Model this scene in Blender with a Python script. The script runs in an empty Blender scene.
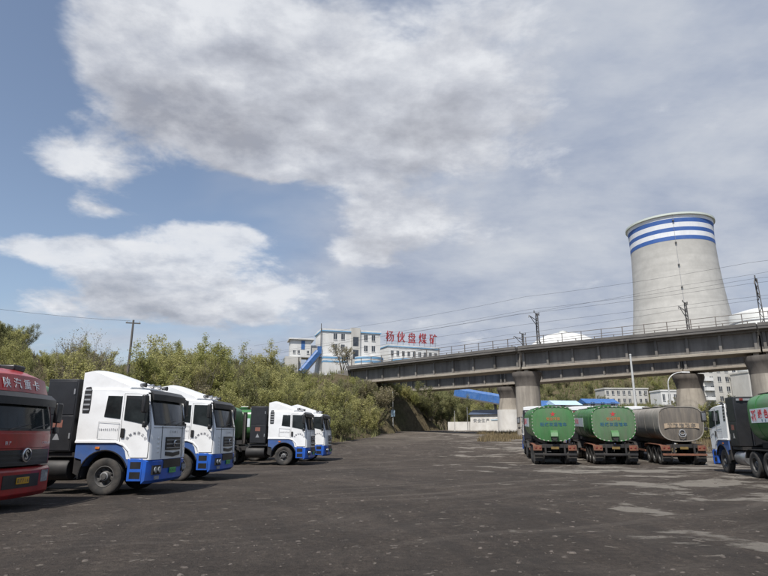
import bpy, math, random
from mathutils import Vector, Matrix, noise as mnoise
R = math.radians
sc = bpy.context.scene
col = sc.collection
random.seed(7)

# ------------------------------------------------------------------ camera
FPX = 577.0                      # focal length in photo pixels (768 wide)
PITCH = R(14.3); CAMH = 1.7
cd = bpy.data.cameras.new('camera'); cam = bpy.data.objects.new('camera', cd); col.objects.link(cam)
cd.sensor_width = 36.0; cd.lens = 36.0*FPX/768.0; cd.clip_start = 0.1; cd.clip_end = 6000
cam.location = (0, 0, CAMH); cam.rotation_euler = (math.pi/2+PITCH, 0, 0)
sc.camera = cam
def at(px, py, D):               # a photo pixel at axial depth D -> a point of the place
    u = (px-384)/FPX*D; v = (288-py)/FPX*D
    return Vector((u, D*math.cos(PITCH)-v*math.sin(PITCH), CAMH+D*math.sin(PITCH)+v*math.cos(PITCH)))
def direction(px, py):
    return (at(px, py, 1.0)-Vector((0, 0, CAMH))).normalized()

# ------------------------------------------------------------------ sky and sun
SUN_EL = R(57); SUN_AZ = R(206)   # azimuth clockwise from +Y
sundir = Vector((math.sin(SUN_AZ)*math.cos(SUN_EL), math.cos(SUN_AZ)*math.cos(SUN_EL), math.sin(SUN_EL)))
sl = bpy.data.lights.new('sun', 'SUN'); sl.energy = 4.4; sl.angle = R(0.6); sl.color = (1, .95, .88)
so = bpy.data.objects.new('sun', sl); col.objects.link(so); so.location = (0, 0, 60)
so.rotation_euler = (-sundir).to_track_quat('-Z', 'Y').to_euler()
w = bpy.data.worlds.new('World'); sc.world = w; w.use_nodes = True
def build_world():
    nt = w.node_tree; N = nt.nodes; L = nt.links; N.clear()
    def nd(t, **k):
        n = N.new(t)
        for a, b in k.items(): setattr(n, a, b)
        return n
    def mth(op, a, b=None, c=None, clamp=False):
        n = nd('ShaderNodeMath', operation=op, use_clamp=clamp)
        for i, v in enumerate((a, b, c)):
            if v is None: continue
            if isinstance(v, (int, float)): n.inputs[i].default_value = v
            else: L.new(v, n.inputs[i])
        return n.outputs[0]
    def mrange(v, a, b, c, d, smooth=True):
        n = nd('ShaderNodeMapRange', interpolation_type='SMOOTHSTEP' if smooth else 'LINEAR')
        L.new(v, n.inputs['Value'])
        for k, x in zip(('From Min', 'From Max', 'To Min', 'To Max'), (a, b, c, d)): n.inputs[k].default_value = x
        return n.outputs[0]
    sky = nd('ShaderNodeTexSky', sky_type='NISHITA', sun_disc=False, sun_elevation=SUN_EL, sun_rotation=SUN_AZ, altitude=900, air_density=1.2, dust_density=2.2, ozone_density=3.0)
    tc = nd('ShaderNodeTexCoord'); sep = nd('ShaderNodeSeparateXYZ'); L.new(tc.outputs['Generated'], sep.inputs[0])
    x, y, z = sep.outputs
    def place(zs):
        den = mth('ADD', mth('MAXIMUM', zs, 0.0), 0.30); c = nd('ShaderNodeCombineXYZ')
        L.new(mth('DIVIDE', x, den), c.inputs[0]); L.new(mth('DIVIDE', y, den), c.inputs[1]); L.new(mth('MULTIPLY', zs, 1.4), c.inputs[2]); return c.outputs[0]
    def fbm(vec, scale, detail, rough, dist=0.0, off=(0, 0, 0), stretch=(1, 1, 1)):
        mp = nd('ShaderNodeMapping'); mp.inputs['Location'].default_value = off; mp.inputs['Scale'].default_value = stretch; L.new(vec, mp.inputs[0])
        n = nd('ShaderNodeTexNoise'); n.inputs['Scale'].default_value = scale; n.inputs['Detail'].default_value = detail
        n.inputs['Roughness'].default_value = rough; n.inputs['Distortion'].default_value = dist
        L.new(mp.outputs[0], n.inputs['Vector']); return n.outputs['Fac']
    az = mth('ARCTAN2', x, y)
    def banks(el, lst):
        tot = None
        for px, py, sa, se, amt in lst:
            d = direction(px, py); a0 = math.atan2(d.x, d.y); e0 = math.asin(d.z)
            dx = mth('MULTIPLY_ADD', az, 1/R(sa), -a0/R(sa)); dy = mth('MULTIPLY_ADD', el, 1/R(se), -e0/R(se))
            q = mth('MULTIPLY_ADD', dx, dx, mth('MULTIPLY', dy, dy))
            g = mth('POWER', .3679, q)
            tot = mth('MULTIPLY', g, amt) if tot is None else mth('MULTIPLY_ADD', g, amt, tot)
        return tot
    # cumulus banks of this day, and the gaps between them: (photo pixel, half sizes in degrees, amount)
    CUM = [(100, 35, 9, 5.0, .50), (230, 30, 14, 8, .52), (320, 100, 15, 5.5, .52), (200, 110, 8, 4, .35), (450, 100, 11, 8, .72), (250, 160, 5.5, 1.9, .80), (320, 160, 4.5, 1.8, .60),
           (40, 140, 4, 2.4, .40), (95, 172, 5.5, 2.6, .52), (95, 212, 3, 1.2, .40), (135, 250, 5.5, 2.8, .60), (185, 274, 8.5, 2.6, .50), (300, 283, 3.2, 1.5, .42), (70, 298, 10, 1.8, .34), (200, 306, 12, 2.0, .42),
           (40, 250, 4.5, 1.4, .62), (228, 233, 5.0, 1.6, .80), (395, 220, 4.8, 2.2, .78), (358, 254, 4.4, 1.7, .74), (560, 170, 6, 3, .22), (500, 235, 7, 3, .20), (690, 90, 8, 4, .18), (740, 160, 4, 2, .16),
           (25, 90, 5, 8, -.55), (15, 10, 4, 6, -.3), (200, 198, 9, 2.2, -.50), (120, 222, 5, 1.6, -.3), (15, 205, 5, 2.4, -.5), (10, 278, 4, 2.0, -.35), (330, 300, 3.5, 2.5, -.25), (300, 245, 3.5, 2.6, -.30), (640, 150, 24, 17, -.16)]
    VEIL = [(640, 120, 30, 24, .62), (520, 250, 20, 10, .40), (430, 300, 22, 6, .20), (60, 100, 18, 16, -.20)]
    def density(zs, det):
        v = place(zs); el = mth('ARCSINE', zs, clamp=False)
        big = fbm(v, 2.1, det+1, .58, .1, (2.3, .4, 0)); puff = fbm(v, 6.0, det+1, .60, .15, (5.4, 2.1, 0))
        return mth('ADD', mth('ADD', mth('MULTIPLY_ADD', big, .85, -.425), mth('MULTIPLY_ADD', puff, 1.25, -.640)), banks(el, CUM if det > 2 else [b for b in CUM if b[2]*b[3] > 9]))
    base = density(z, 4); above = density(mth('MINIMUM', mth('ADD', z, .05), 1.0), 2)
    cover = mrange(base, .10, .48, 0, 1)
    shade = mrange(above, -.10, 1.25, 0, 1, False)
    lump = mrange(mth('SUBTRACT', base, above), -.55, .45, 0, 1, False)
    bright = mth('MULTIPLY_ADD', mth('SUBTRACT', 1.0, shade), .62, mth('MULTIPLY', lump, .22))
    billow = fbm(place(z), 8.5, 5, .60, .1, (3.7, 6.1, 0))
    bright = mth('ADD', bright, mth('MULTIPLY_ADD', billow, 1.15, -.555), clamp=True)
    ramp = nd('ShaderNodeValToRGB'); L.new(bright, ramp.inputs[0])
    e = ramp.color_ramp.elements; e[0].position = .06; e[0].color = (.375, .385, .43, 1); e[1].position = .80; e[1].color = (.80, .82, .86, 1)
    m = ramp.color_ramp.elements.new(.45); m.color = (.58, .60, .655, 1)
    vec = place(z)
    wisp = fbm(vec, 1.3, 4, .60, .25, (9.1, 4.0, 0), (1.0, 1.5, 1))
    low = mrange(z, .0, .24, .56, 0)
    vcov = mrange(mth('ADD', mth('ADD', mth('MULTIPLY_ADD', wisp, 1.15, -.50), low), banks(mth('ARCSINE', z), VEIL)), .0, .62, 0, .97)
    vramp = nd('ShaderNodeValToRGB'); L.new(fbm(vec, 2.3, 6, .60, .1, (1.1, 7.7, 0), (1, 1.3, 1)), vramp.inputs[0])
    e = vramp.color_ramp.elements; e[0].position = .32; e[0].color = (.36, .425, .57, 1); e[1].position = .70; e[1].color = (.68, .715, .78, 1)
    up = mrange(z, -.02, .02, 0, 1)
    hs = nd('ShaderNodeHueSaturation'); L.new(sky.outputs[0], hs.inputs['Color']); hs.inputs['Saturation'].default_value = .84; hs.inputs['Value'].default_value = 1.06
    b1 = nd('ShaderNodeBackground'); L.new(hs.outputs[0], b1.inputs[0]); b1.inputs[1].default_value = 0.108
    bv = nd('ShaderNodeBackground'); L.new(vramp.outputs[0], bv.inputs[0]); bv.inputs[1].default_value = .78
    b2 = nd('ShaderNodeBackground'); L.new(ramp.outputs[0], b2.inputs[0]); b2.inputs[1].default_value = .86
    m1 = nd('ShaderNodeMixShader'); L.new(mth('MULTIPLY', vcov, up), m1.inputs[0]); L.new(b1.outputs[0], m1.inputs[1]); L.new(bv.outputs[0], m1.inputs[2])
    m2 = nd('ShaderNodeMixShader'); L.new(mth('MULTIPLY', mth('MULTIPLY', cover, mth('MULTIPLY_ADD', billow, .55, .62, clamp=True)), up), m2.inputs[0]); L.new(m1.outputs[0], m2.inputs[1]); L.new(b2.outputs[0], m2.inputs[2])
    out = nd('ShaderNodeOutputWorld'); L.new(m2.outputs[0], out.inputs[0])
build_world()
w.cycles.sampling_method = 'MANUAL'; w.cycles.sample_map_resolution = 512
sc.view_settings.view_transform = 'Standard'; sc.view_settings.look = 'None'
sc.view_settings.exposure = 0.2; sc.view_settings.gamma = 1.0
sc.view_settings.use_curve_mapping = False
sc.cycles.max_bounces = 4; sc.cycles.diffuse_bounces = 2; sc.cycles.glossy_bounces = 2; sc.cycles.transmission_bounces = 2
sc.cycles.caustics_reflective = False; sc.cycles.caustics_refractive = False

# ------------------------------------------------------------------ helpers
def link(o, parent=None):
    col.objects.link(o)
    if parent is not None: o.parent = parent
    return o
def tag(o, label=None, cat=None, group=None, kind=None):
    for k, v in (('label', label), ('category', cat), ('group', group), ('kind', kind)):
        if v: o[k] = v
    return o
def empty(name, loc=(0, 0, 0), rz=0.0, parent=None):
    o = bpy.data.objects.new(name, None); o.location = loc; o.rotation_euler = (0, 0, rz); o.empty_display_size = .3
    return link(o, parent)
def copy_tree(o, parent=None):
    c = o.copy(); link(c, parent)
    if parent is not None: c.parent = parent
    for ch in list(o.children): copy_tree(ch, c)
    return c

class MB:
    def __init__(s): s.v = []; s.f = []
    def add(s, vs, fs):
        n = len(s.v); s.v.extend([tuple(v) for v in vs]); s.f.extend([tuple(i+n for i in f) for f in fs]); return s
    def box(s, c, size, rot=None):
        hx, hy, hz = size[0]/2, size[1]/2, size[2]/2
        vs = [Vector((x, y, z)) for x in (-hx, hx) for y in (-hy, hy) for z in (-hz, hz)]
        if rot is not None: vs = [rot @ v for v in vs]
        c = Vector(c)
        return s.add([v+c for v in vs], [(0, 1, 3, 2), (4, 6, 7, 5), (0, 4, 5, 1), (2, 3, 7, 6), (0, 2, 6, 4), (1, 5, 7, 3)])
    def bb(s, x0, x1, y0, y1, z0, z1): return s.box(((x0+x1)/2, (y0+y1)/2, (z0+z1)/2), (abs(x1-x0), abs(y1-y0), abs(z1-z0)))
    def loft(s, rings, cap=True, closed=True):
        n = len(rings[0]); vs = [p for r in rings for p in r]; fs = []
        for i in range(len(rings)-1):
            for j in range(n if closed else n-1):
                k = (j+1) % n
                fs.append((i*n+j, i*n+k, (i+1)*n+k, (i+1)*n+j))
        if cap:
            fs.append(tuple(range(n-1, -1, -1))); fs.append(tuple((len(rings)-1)*n+j for j in range(n)))
        return s.add(vs, fs)
    def tube(s, pts, r, seg=8, cap=True):
        pts = [Vector(p) for p in pts]; rs = r if isinstance(r, (list, tuple)) else [r]*len(pts); rings = []
        prev = None
        for i, p in enumerate(pts):
            a = pts[max(i-1, 0)]; b = pts[min(i+1, len(pts)-1)]; d = (b-a).normalized()
            if prev is None:
                h = Vector((0, 0, 1)) if abs(d.z) < .9 else Vector((1, 0, 0)); u = d.cross(h).normalized()
            else: u = (prev-d*prev.dot(d)).normalized()
            prev = u; v = d.cross(u)
            rings.append([p+(u*math.cos(t)+v*math.sin(t))*rs[i] for t in (2*math.pi*k/seg for k in range(seg))])
        return s.loft(rings, cap)
    def lathe(s, prof, seg=24, axis='z', c=(0, 0, 0), cap=False, closed=False):
        rings = []
        for k in range(seg):
            t = 2*math.pi*k/seg; ring = []
            for r, h in prof:
                p = (r*math.cos(t), r*math.sin(t), h)
                if axis == 'y': p = (p[0], p[2], p[1])
                elif axis == 'x': p = (p[2], p[0], p[1])
                ring.append((p[0]+c[0], p[1]+c[1], p[2]+c[2]))
            rings.append(ring)
        n = len(prof); vs = [p for r in rings for p in r]; fs = []
        for i in range(seg):
            j = (i+1) % seg
            for k in range(n if closed else n-1):
                q = (k+1) % n
                fs.append((i*n+k, j*n+k, j*n+q, i*n+q))
        if cap:
            fs.append(tuple(i*n for i in range(seg-1, -1, -1))); fs.append(tuple(i*n+n-1 for i in range(seg)))
        return s.add(vs, fs)
    def prism(s, poly, y0, y1, fn=None):      # polygon in (x, z) swept over y
        a = [(p[0], y0, p[1]) for p in poly]; b = [(p[0], y1, p[1]) for p in poly]
        if fn: a = [fn(p) for p in a]; b = [fn(p) for p in b]
        return s.loft([a, b])
    def prism_z(s, poly, z0, z1):
        return s.loft([[(p[0], p[1], z0) for p in poly], [(p[0], p[1], z1) for p in poly]])
    def patch(s, fn, u, v, thick, nrm):       # a curved plate: fn(u, v) -> point, with thickness along nrm
        nu, nv = len(u), len(v); nrm = Vector(nrm)
        top = [Vector(fn(a, b)) for a in u for b in v]; bot = [p-nrm*thick for p in top]; n = nu*nv; fs = []
        for i in range(nu-1):
            for j in range(nv-1):
                q = (i*nv+j, i*nv+j+1, (i+1)*nv+j+1, (i+1)*nv+j); fs.append(q); fs.append(tuple(k+n for k in reversed(q)))
        edge = [i*nv for i in range(nu)]+[(nu-1)*nv+j for j in range(1, nv)]+[i*nv+nv-1 for i in range(nu-2, -1, -1)]+[j for j in range(nv-2, 0, -1)]
        for k in range(len(edge)):
            a, b = edge[k], edge[(k+1) % len(edge)]; fs.append((a, b, b+n, a+n))
        return s.add(top+bot, fs)
    def mesh(s, name, mat, smooth=35):
        me = bpy.data.meshes.new(name); me.from_pydata(s.v, [], s.f)
        me.materials.append(mat)
        import bmesh
        bm = bmesh.new(); bm.from_mesh(me); bmesh.ops.recalc_face_normals(bm, faces=bm.faces); bm.to_mesh(me); bm.free()
        if smooth:
            me.shade_smooth(); me.set_sharp_from_angle(angle=R(smooth))
        return me
    def build(s, name, mat, parent=None, bevel=0, smooth=35, seg=2, loc=None):
        o = bpy.data.objects.new(name, s.mesh(name, mat, smooth)); link(o, parent)
        if loc is not None: o.location = loc
        if bevel:
            b = o.modifiers.new('bevel', 'BEVEL'); b.width = bevel; b.segments = seg; b.limit_method = 'ANGLE'; b.angle_limit = R(40); b.harden_normals = False
        return o
def lin(a, b, n): return [a+(b-a)*i/(n-1) for i in range(n)]
def sstep(a, b, x):
    t = min(1, max(0, (x-a)/(b-a))); return t*t*(3-2*t)
def inst(name, me, parent=None, loc=(0, 0, 0), rot=(0, 0, 0), scale=(1, 1, 1)):
    o = bpy.data.objects.new(name, me); link(o, parent); o.location = loc; o.rotation_euler = rot; o.scale = scale; return o

# ------------------------------------------------------------------ materials
def newmat(name):
    m = bpy.data.materials.new(name); m.use_nodes = True
    nt = m.node_tree; return m, nt, nt.nodes['Principled BSDF']
def noise_node(nt, scale, detail=5, rough=.6, coord='Object', stretch=(1, 1, 1), dist=0, off=(0, 0, 0)):
    tc = nt.nodes.new('ShaderNodeTexCoord'); mp = nt.nodes.new('ShaderNodeMapping'); n = nt.nodes.new('ShaderNodeTexNoise')
    mp.inputs['Scale'].default_value = stretch; mp.inputs['Location'].default_value = off
    if coord == 'World':
        g = nt.nodes.new('ShaderNodeNewGeometry'); nt.links.new(g.outputs['Position'], mp.inputs[0])
    else: nt.links.new(tc.outputs[coord], mp.inputs[0])
    nt.links.new(mp.outputs[0], n.inputs['Vector'])
    n.inputs['Scale'].default_value = scale; n.inputs['Detail'].default_value = detail; n.inputs['Roughness'].default_value = rough; n.inputs['Distortion'].default_value = dist
    return n.outputs['Fac']
def ramp_node(nt, fac, stops):
    r = nt.nodes.new('ShaderNodeValToRGB'); nt.links.new(fac, r.inputs[0]); e = r.color_ramp.elements
    e[0].position, e[0].color = stops[0][0], (*stops[0][1], 1); e[1].position, e[1].color = stops[-1][0], (*stops[-1][1], 1)
    for p, c in stops[1:-1]: k = e.new(p); k.color = (*c, 1)
    return r.outputs[0]
def mixc(nt, fac, a, b, blend='MIX'):
    m = nt.nodes.new('ShaderNodeMix'); m.data_type = 'RGBA'; m.blend_type = blend
    for sk, v in ((m.inputs[0], fac), (m.inputs[6], a), (m.inputs[7], b)):
        if isinstance(v, (int, float)): sk.default_value = v
        elif isinstance(v, tuple): sk.default_value = (*v, 1) if len(v) == 3 else v
        else: nt.links.new(v, sk)
    return m.outputs[2]
def bump_node(nt, bsdf, h, strength=.3, dist=.02):
    b = nt.nodes.new('ShaderNodeBump'); b.inputs['Strength'].default_value = strength; b.inputs['Distance'].default_value = dist
    nt.links.new(h, b.inputs['Height']); nt.links.new(b.outputs[0], bsdf.inputs['Normal'])
def M(name, c, rough=.6, metal=0.0, var=.18, scale=3.0, bump=0.0, bdist=.01, dirt=None, amt=0.0, dscale=1.6, stretch=(1, 1, 1), coat=0.0, coord='Object', rvar=0.0):
    m, nt, b = newmat(name)
    f = noise_node(nt, scale, 6, .62, coord, stretch)
    lo = tuple(x*(1-var) for x in c); hi = tuple(min(1, x*(1+var)) for x in c)
    colr = ramp_node(nt, f, [(.3, lo), (.7, hi)])
    if dirt:
        g = noise_node(nt, dscale, 8, .68, coord, stretch, .4, (3.3, 1.7, 9.1))
        k = ramp_node(nt, g, [(.42, (0, 0, 0)), (.72, (amt, amt, amt))])
        colr = mixc(nt, k, colr, dirt)
    nt.links.new(colr, b.inputs['Base Color'])
    b.inputs['Roughness'].default_value = rough; b.inputs['Metallic'].default_value = metal
    if rvar:
        rr = nt.nodes.new('ShaderNodeMapRange'); nt.links.new(f, rr.inputs[0]); rr.inputs[1].default_value = .3; rr.inputs[2].default_value = .7
        rr.inputs[3].default_value = rough-rvar; rr.inputs[4].default_value = rough+rvar; nt.links.new(rr.outputs[0], b.inputs['Roughness'])
    if coat: b.inputs['Coat Weight'].default_value = coat; b.inputs['Coat Roughness'].default_value = .12
    if bump:
        h = noise_node(nt, scale*7, 5, .65, coord, stretch); bump_node(nt, b, h, bump, bdist)
    return m
DUST = (.16, .14, .12); COAL = (.03, .028, .027)
mt = {}
mt['white'] = M('white_paint', (.82, .83, .83), .34, var=.04, dirt=(.5, .48, .45), amt=.30, dscale=1.1, coat=.25, rvar=.08)
mt['blue'] = M('blue_paint', (.022, .115, .52), .36, var=.12, dirt=(.06, .09, .16), amt=.55, coat=.2)
mt['blue_dull'] = M('dusty_blue_paint', (.05, .11, .30), .5, var=.15, dirt=(.10, .12, .17), amt=.7)
mt['red'] = M('red_paint', (.36, .018, .019), .33, var=.15, dirt=(.10, .03, .028), amt=.55, coat=.3)
mt['green'] = M('green_tank_paint', (.045, .185, .05), .36, var=.15, dirt=(.11, .16, .09), amt=.75, coat=.1, dscale=1.1, stretch=(1, 1, .6))
mt['green_end'] = M('green_end_paint', (.06, .185, .062), .5, var=.12, dirt=(.115, .15, .09), amt=.75, dscale=1.4, stretch=(2, 2, .45))
mt['green_dull'] = M('dull_green_end_paint', (.09, .175, .085), .6, var=.12, dirt=(.145, .155, .115), amt=.85, dscale=1.3, stretch=(2, 2, .45))
mt['grey_tank'] = M('grey_brown_tank_paint', (.265, .245, .215), .85, var=.2, dirt=(.16, .145, .125), amt=.6, dscale=.8, stretch=(1, 1, .5))
mt['grey_end'] = M('grey_tank_end_paint', (.115, .102, .088), .7, var=.15, dirt=(.26, .22, .17), amt=.7, dscale=1.3, stretch=(2.5, 2.5, .3))
mt['beige'] = M('beige_band_paint', (.40, .315, .225), .7, var=.15, dirt=(.2, .15, .1), amt=.5)
mt['dark_box'] = M('dark_grey_box_paint', (.016, .017, .020), .45, var=.2, dirt=(.042, .040, .039), amt=.4, dscale=1.2)
mt['chassis'] = M('black_chassis_paint', (.022, .021, .021), .6, var=.25, dirt=(.065, .055, .047), amt=.5, dscale=2.5)
mt['tyre'] = M('tyre_rubber', (.028, .027, .026), .85, var=.2, dirt=(.115, .10, .085), amt=.75, dscale=2.2, bump=.3)
mt['rim'] = M('steel_rim_paint', (.10, .098, .095), .55, .3, var=.2, dirt=(.05, .045, .04), amt=.8, dscale=5)
mt['plastic'] = M('black_plastic', (.018, .018, .019), .42, var=.2, dirt=(.06, .055, .05), amt=.4)
mt['chrome'] = M('brushed_chrome', (.62, .62, .63), .25, .9, var=.1)
mt['steel'] = M('galvanised_steel', (.42, .43, .44), .5, .6, var=.15, dirt=(.2, .19, .18), amt=.5)
mt['aluminium'] = M('aluminium_tank', (.45, .45, .46), .38, .8, var=.1, dirt=(.12, .11, .10), amt=.6)
mt['orange_guard'] = M('rusty_orange_mudguard', (.20, .08, .044), .75, var=.25, dirt=(.06, .047, .04), amt=.85, dscale=3)
mt['lamp_glass'] = M('headlamp_glass', (.35, .37, .39), .12, .3, var=.3, scale=14)
mt['red_lamp'] = M('red_lamp_plastic', (.16, .022, .018), .4, var=.25)
mt['orange_lamp'] = M('orange_lamp_plastic', (.55, .16, .03), .3, var=.15)
mt['orange_sticker'] = M('orange_warning_sticker', (.21, .085, .062), .7, var=.3, scale=9)
mt['reflect_white'] = M('white_reflector_tape', (.40, .40, .35), .55, var=.3, scale=9)
mt['panel_white'] = M('white_sign_film', (.62, .68, .72), .5, var=.08, dirt=(.35, .37, .36), amt=.5, dscale=1.8)
mt['txt_red'] = M('red_lettering', (.50, .035, .045), .5, var=.12)
mt['txt_dark'] = M('dark_lettering', (.05, .055, .085), .5, var=.12)
mt['txt_blue'] = M('blue_lettering', (.025, .10, .17), .5, var=.12)
mt['txt_orange'] = M('faded_orange_lettering', (.42, .17, .06), .55, var=.2, scale=8)
mt['txt_white'] = M('white_lettering', (.72, .70, .69), .5, var=.08)
mt['plate_green'] = M('green_number_plate', (.10, .42, .12), .45, var=.15)
mt['plate_yellow'] = M('yellow_number_plate', (.50, .27, .02), .45, var=.2)
mt['plate_dirty'] = M('dirty_yellow_plate', (.17, .115, .035), .6, var=.3)
mt['seat'] = M('grey_seat_fabric', (.06, .06, .065), .85, var=.15)
m, nt, b = newmat('dark_vehicle_glass'); mt['glass'] = m
nt.links.new(ramp_node(nt, noise_node(nt, 2.2, 3), [(.35, (.012, .015, .016)), (.7, (.03, .036, .038))]), b.inputs['Base Color'])
b.inputs['Roughness'].default_value = .07; b.inputs['IOR'].default_value = 1.45; b.inputs['Specular IOR Level'].default_value = .38
m, nt, b = newmat('dark_window_glass'); mt['pane'] = m
nt.links.new(ramp_node(nt, noise_node(nt, .7, 2), [(.35, (.03, .036, .045)), (.7, (.07, .08, .095))]), b.inputs['Base Color']); b.inputs['Roughness'].default_value = .15

# concrete family, streaked by rain
def concrete(name, c, dark, streak=(1.2, 1.2, .12), amt=.75, scale=.5, rough=.85, band=None):
    m, nt, b = newmat(name)
    f = noise_node(nt, scale*2, 8, .65, 'World'); base = ramp_node(nt, f, [(.3, tuple(x*.86 for x in c)), (.7, tuple(min(1, x*1.1) for x in c))])
    s = noise_node(nt, scale*1.6, 7, .62, 'World', streak, .2, (5, 2, 1)); k = ramp_node(nt, s, [(.45, (0, 0, 0)), (.75, (amt,)*3)])
    cc = mixc(nt, k, base, dark)
    if band:
        g = noise_node(nt, band, 3, .5, 'World', (.02, .02, 1), 0); kk = ramp_node(nt, g, [(.42, (0, 0, 0)), (.6, (.30,)*3)]); cc = mixc(nt, kk, cc, tuple(x*.72 for x in c))
    nt.links.new(cc, b.inputs['Base Color']); b.inputs['Roughness'].default_value = rough
    bump_node(nt, b, noise_node(nt, scale*20, 6, .6, 'World'), .25, .02); return m
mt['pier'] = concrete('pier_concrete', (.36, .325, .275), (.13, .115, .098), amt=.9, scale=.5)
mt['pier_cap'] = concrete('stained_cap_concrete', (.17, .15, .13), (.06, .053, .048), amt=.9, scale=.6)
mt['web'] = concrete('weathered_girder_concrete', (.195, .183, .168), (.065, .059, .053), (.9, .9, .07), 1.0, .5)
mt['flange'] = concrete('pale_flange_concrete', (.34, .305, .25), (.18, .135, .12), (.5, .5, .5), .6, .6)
mt['slab'] = concrete('deck_slab_concrete', (.135, .127, .118), (.065, .061, .057), (.4, .4, .4), .7, .6)
mt['tower'] = concrete('cooling_tower_concrete', (.47, .462, .435), (.39, .38, .355), (.25, .25, .02), .35, .12, band=.32)
mt['tower_white'] = M('tower_white_band', (.72, .74, .77), .7, var=.06, scale=.1, dirt=(.55, .57, .60), amt=.5, dscale=.3, stretch=(1, 1, .15))
mt['tower_blue'] = M('tower_blue_band', (.035, .105, .34), .7, var=.1, scale=.1, dirt=(.08, .15, .36), amt=.5, dscale=.3, stretch=(1, 1, .15))
mt['tower_rim'] = M('tower_rim_paint', (.55, .60, .55), .75, var=.1, scale=.2)
mt['wall_white'] = M('white_rendered_wall', (.68, .68, .66), .8, var=.07, scale=.3, dirt=(.42, .41, .39), amt=.55, dscale=.35, stretch=(1, 1, .4))
mt['wall_cream'] = M('cream_rendered_wall', (.52, .51, .475), .85, var=.08, scale=.3, dirt=(.33, .31, .28), amt=.6, dscale=.35, stretch=(1, 1, .35))
mt['whitewash'] = M('whitewashed_wall', (.70, .69, .66), .85, var=.06, scale=.5, dirt=(.42, .39, .35), amt=.6, dscale=.6, stretch=(1, 1, .5))
mt['stripe_blue'] = M('pale_blue_stripe', (.17, .36, .56), .75, var=.1, scale=.5)
mt['roof_blue'] = M('blue_steel_roof', (.03, .115, .33), .5, var=.14, scale=.6, dirt=(.14, .22, .36), amt=.5)
mt['roof_slate'] = M('slate_blue_roof', (.06, .085, .14), .55, var=.14, scale=.8)
mt['roof_pale'] = M('pale_blue_roof', (.42, .56, .66), .55, var=.1, scale=.6)
mt['dome'] = M('white_dome_sheet', (.62, .63, .61), .6, var=.05, scale=.1, dirt=(.5, .5, .48), amt=.4, dscale=.2)
mt['lamp_post'] = M('pale_lamp_post', (.50, .50, .48), .5, .2, var=.1)
mt['wood_pole'] = M('weathered_pole', (.12, .11, .10), .85, var=.2, stretch=(3, 3, .2))
mt['wire'] = M('dark_wire', (.05, .05, .055), .5, .3)
mt['mast'] = M('grey_steel_mast', (.13, .125, .12), .6, .4, var=.2)
mt['rail_steel'] = M('rusted_rail_steel', (.17, .15, .135), .7, .3, var=.2)
mt['sign_red'] = M('red_sign_letter', (.34, .045, .05), .55, var=.14, scale=.6)

# ------------------------------------------------------------------ terrain
FOOT = [(-260, 36), (-80, 43), (-40, 47), (-20, 51), (-5.6, 58), (-1.2, 74), (.8, 94), (6, 100), (11, 106), (13, 130), (22, 150), (60, 152), (140, 150), (400, 150)]
def foot_distance(x, y):
    best = 1e9; sgn = 1
    for (ax, ay), (bx, by) in zip(FOOT, FOOT[1:]):
        dx, dy = bx-ax, by-ay; t = max(0, min(1, ((x-ax)*dx+(y-ay)*dy)/(dx*dx+dy*dy)))
        qx, qy = ax+t*dx, ay+t*dy; d = math.hypot(x-qx, y-qy)
        if d < best-1e-6: best = d; sgn = 1 if dx*(y-ay)-dy*(x-ax) > 0 else -1
    return best*sgn
def lot_z(y):
    if y < 38: return 0.0
    if y < 60: return .85*sstep(30, 68, y)*1.02
    return .85*sstep(30, 68, min(y, 68))+ (1.5*sstep(60, 112, y))
def lot_zz(y): return 2.3*sstep(34, 116, y)*1.0+.35*sstep(40, 62, y)
def hill_z(x, y):
    d = foot_distance(x, y); base = lot_zz(y)
    nz = mnoise.fractal(Vector((x*.03, y*.03, 1.3)), 1.0, 2.0, 4)
    if d < 0: return base-.25+max(-1.2, d*.12)
    d2 = max(0, d+nz*1.6)
    left = 1-sstep(14, 32, x)
    cap = 8.0+16.0*sstep(95, 150, y)*sstep(-85, -45, x)
    hl = cap*(1-math.exp(-d2*.42/cap*1.35))
    hr = min(8.5, d2*.19)+min(26, max(0, d2-56)*.36)
    h = hl*left+hr*(1-left)
    r = math.hypot((x+61)/1.0, (y-66)*.8)
    h += 8.5*math.exp(-(r/16.5)**6)
    zz = base-.25+h+nz*1.1*sstep(2, 14, d)
    # railway embankment leading up to the end of the nearer viaduct
    ux, uy = -.73, .684; t = (x+4.5)*ux+(y-97.5)*uy; q = abs(-(x+4.5)*uy+(y-97.5)*ux); e = math.hypot(max(0, -t+1.0), max(0, q-2.6)) if t < 1.0 else max(0, q-2.6)
    if -30 < t < 120: zz = max(zz, min(11.9, 11.9-.62*e+nz*.5))
    return zz
def axis_steps(lo, hi, fine_lo, fine_hi, step, grow=1.25):
    a = []; x = fine_lo
    while x <= fine_hi+1e-6: a.append(x); x += step
    s = step; x = a[-1]
    while x < hi: s *= grow; x += s; a.append(min(x, hi))
    s = step; x = a[0]; b = []
    while x > lo: s *= grow; x -= s; b.append(max(x, lo))
    return b[::-1]+a
def grid_obj(name, xs, ys, zf, mat):
    vs = [(x, y, zf(x, y)) for y in ys for x in xs]; n = len(xs)
    fs = [(j*n+i, j*n+i+1, (j+1)*n+i+1, (j+1)*n+i) for j in range(len(ys)-1) for i in range(n-1)]
    me = bpy.data.meshes.new(name); me.from_pydata(vs, [], fs); me.materials.append(mat); me.shade_smooth()
    o = bpy.data.objects.new(name, me); link(o); tag(o, kind='structure'); return o
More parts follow.
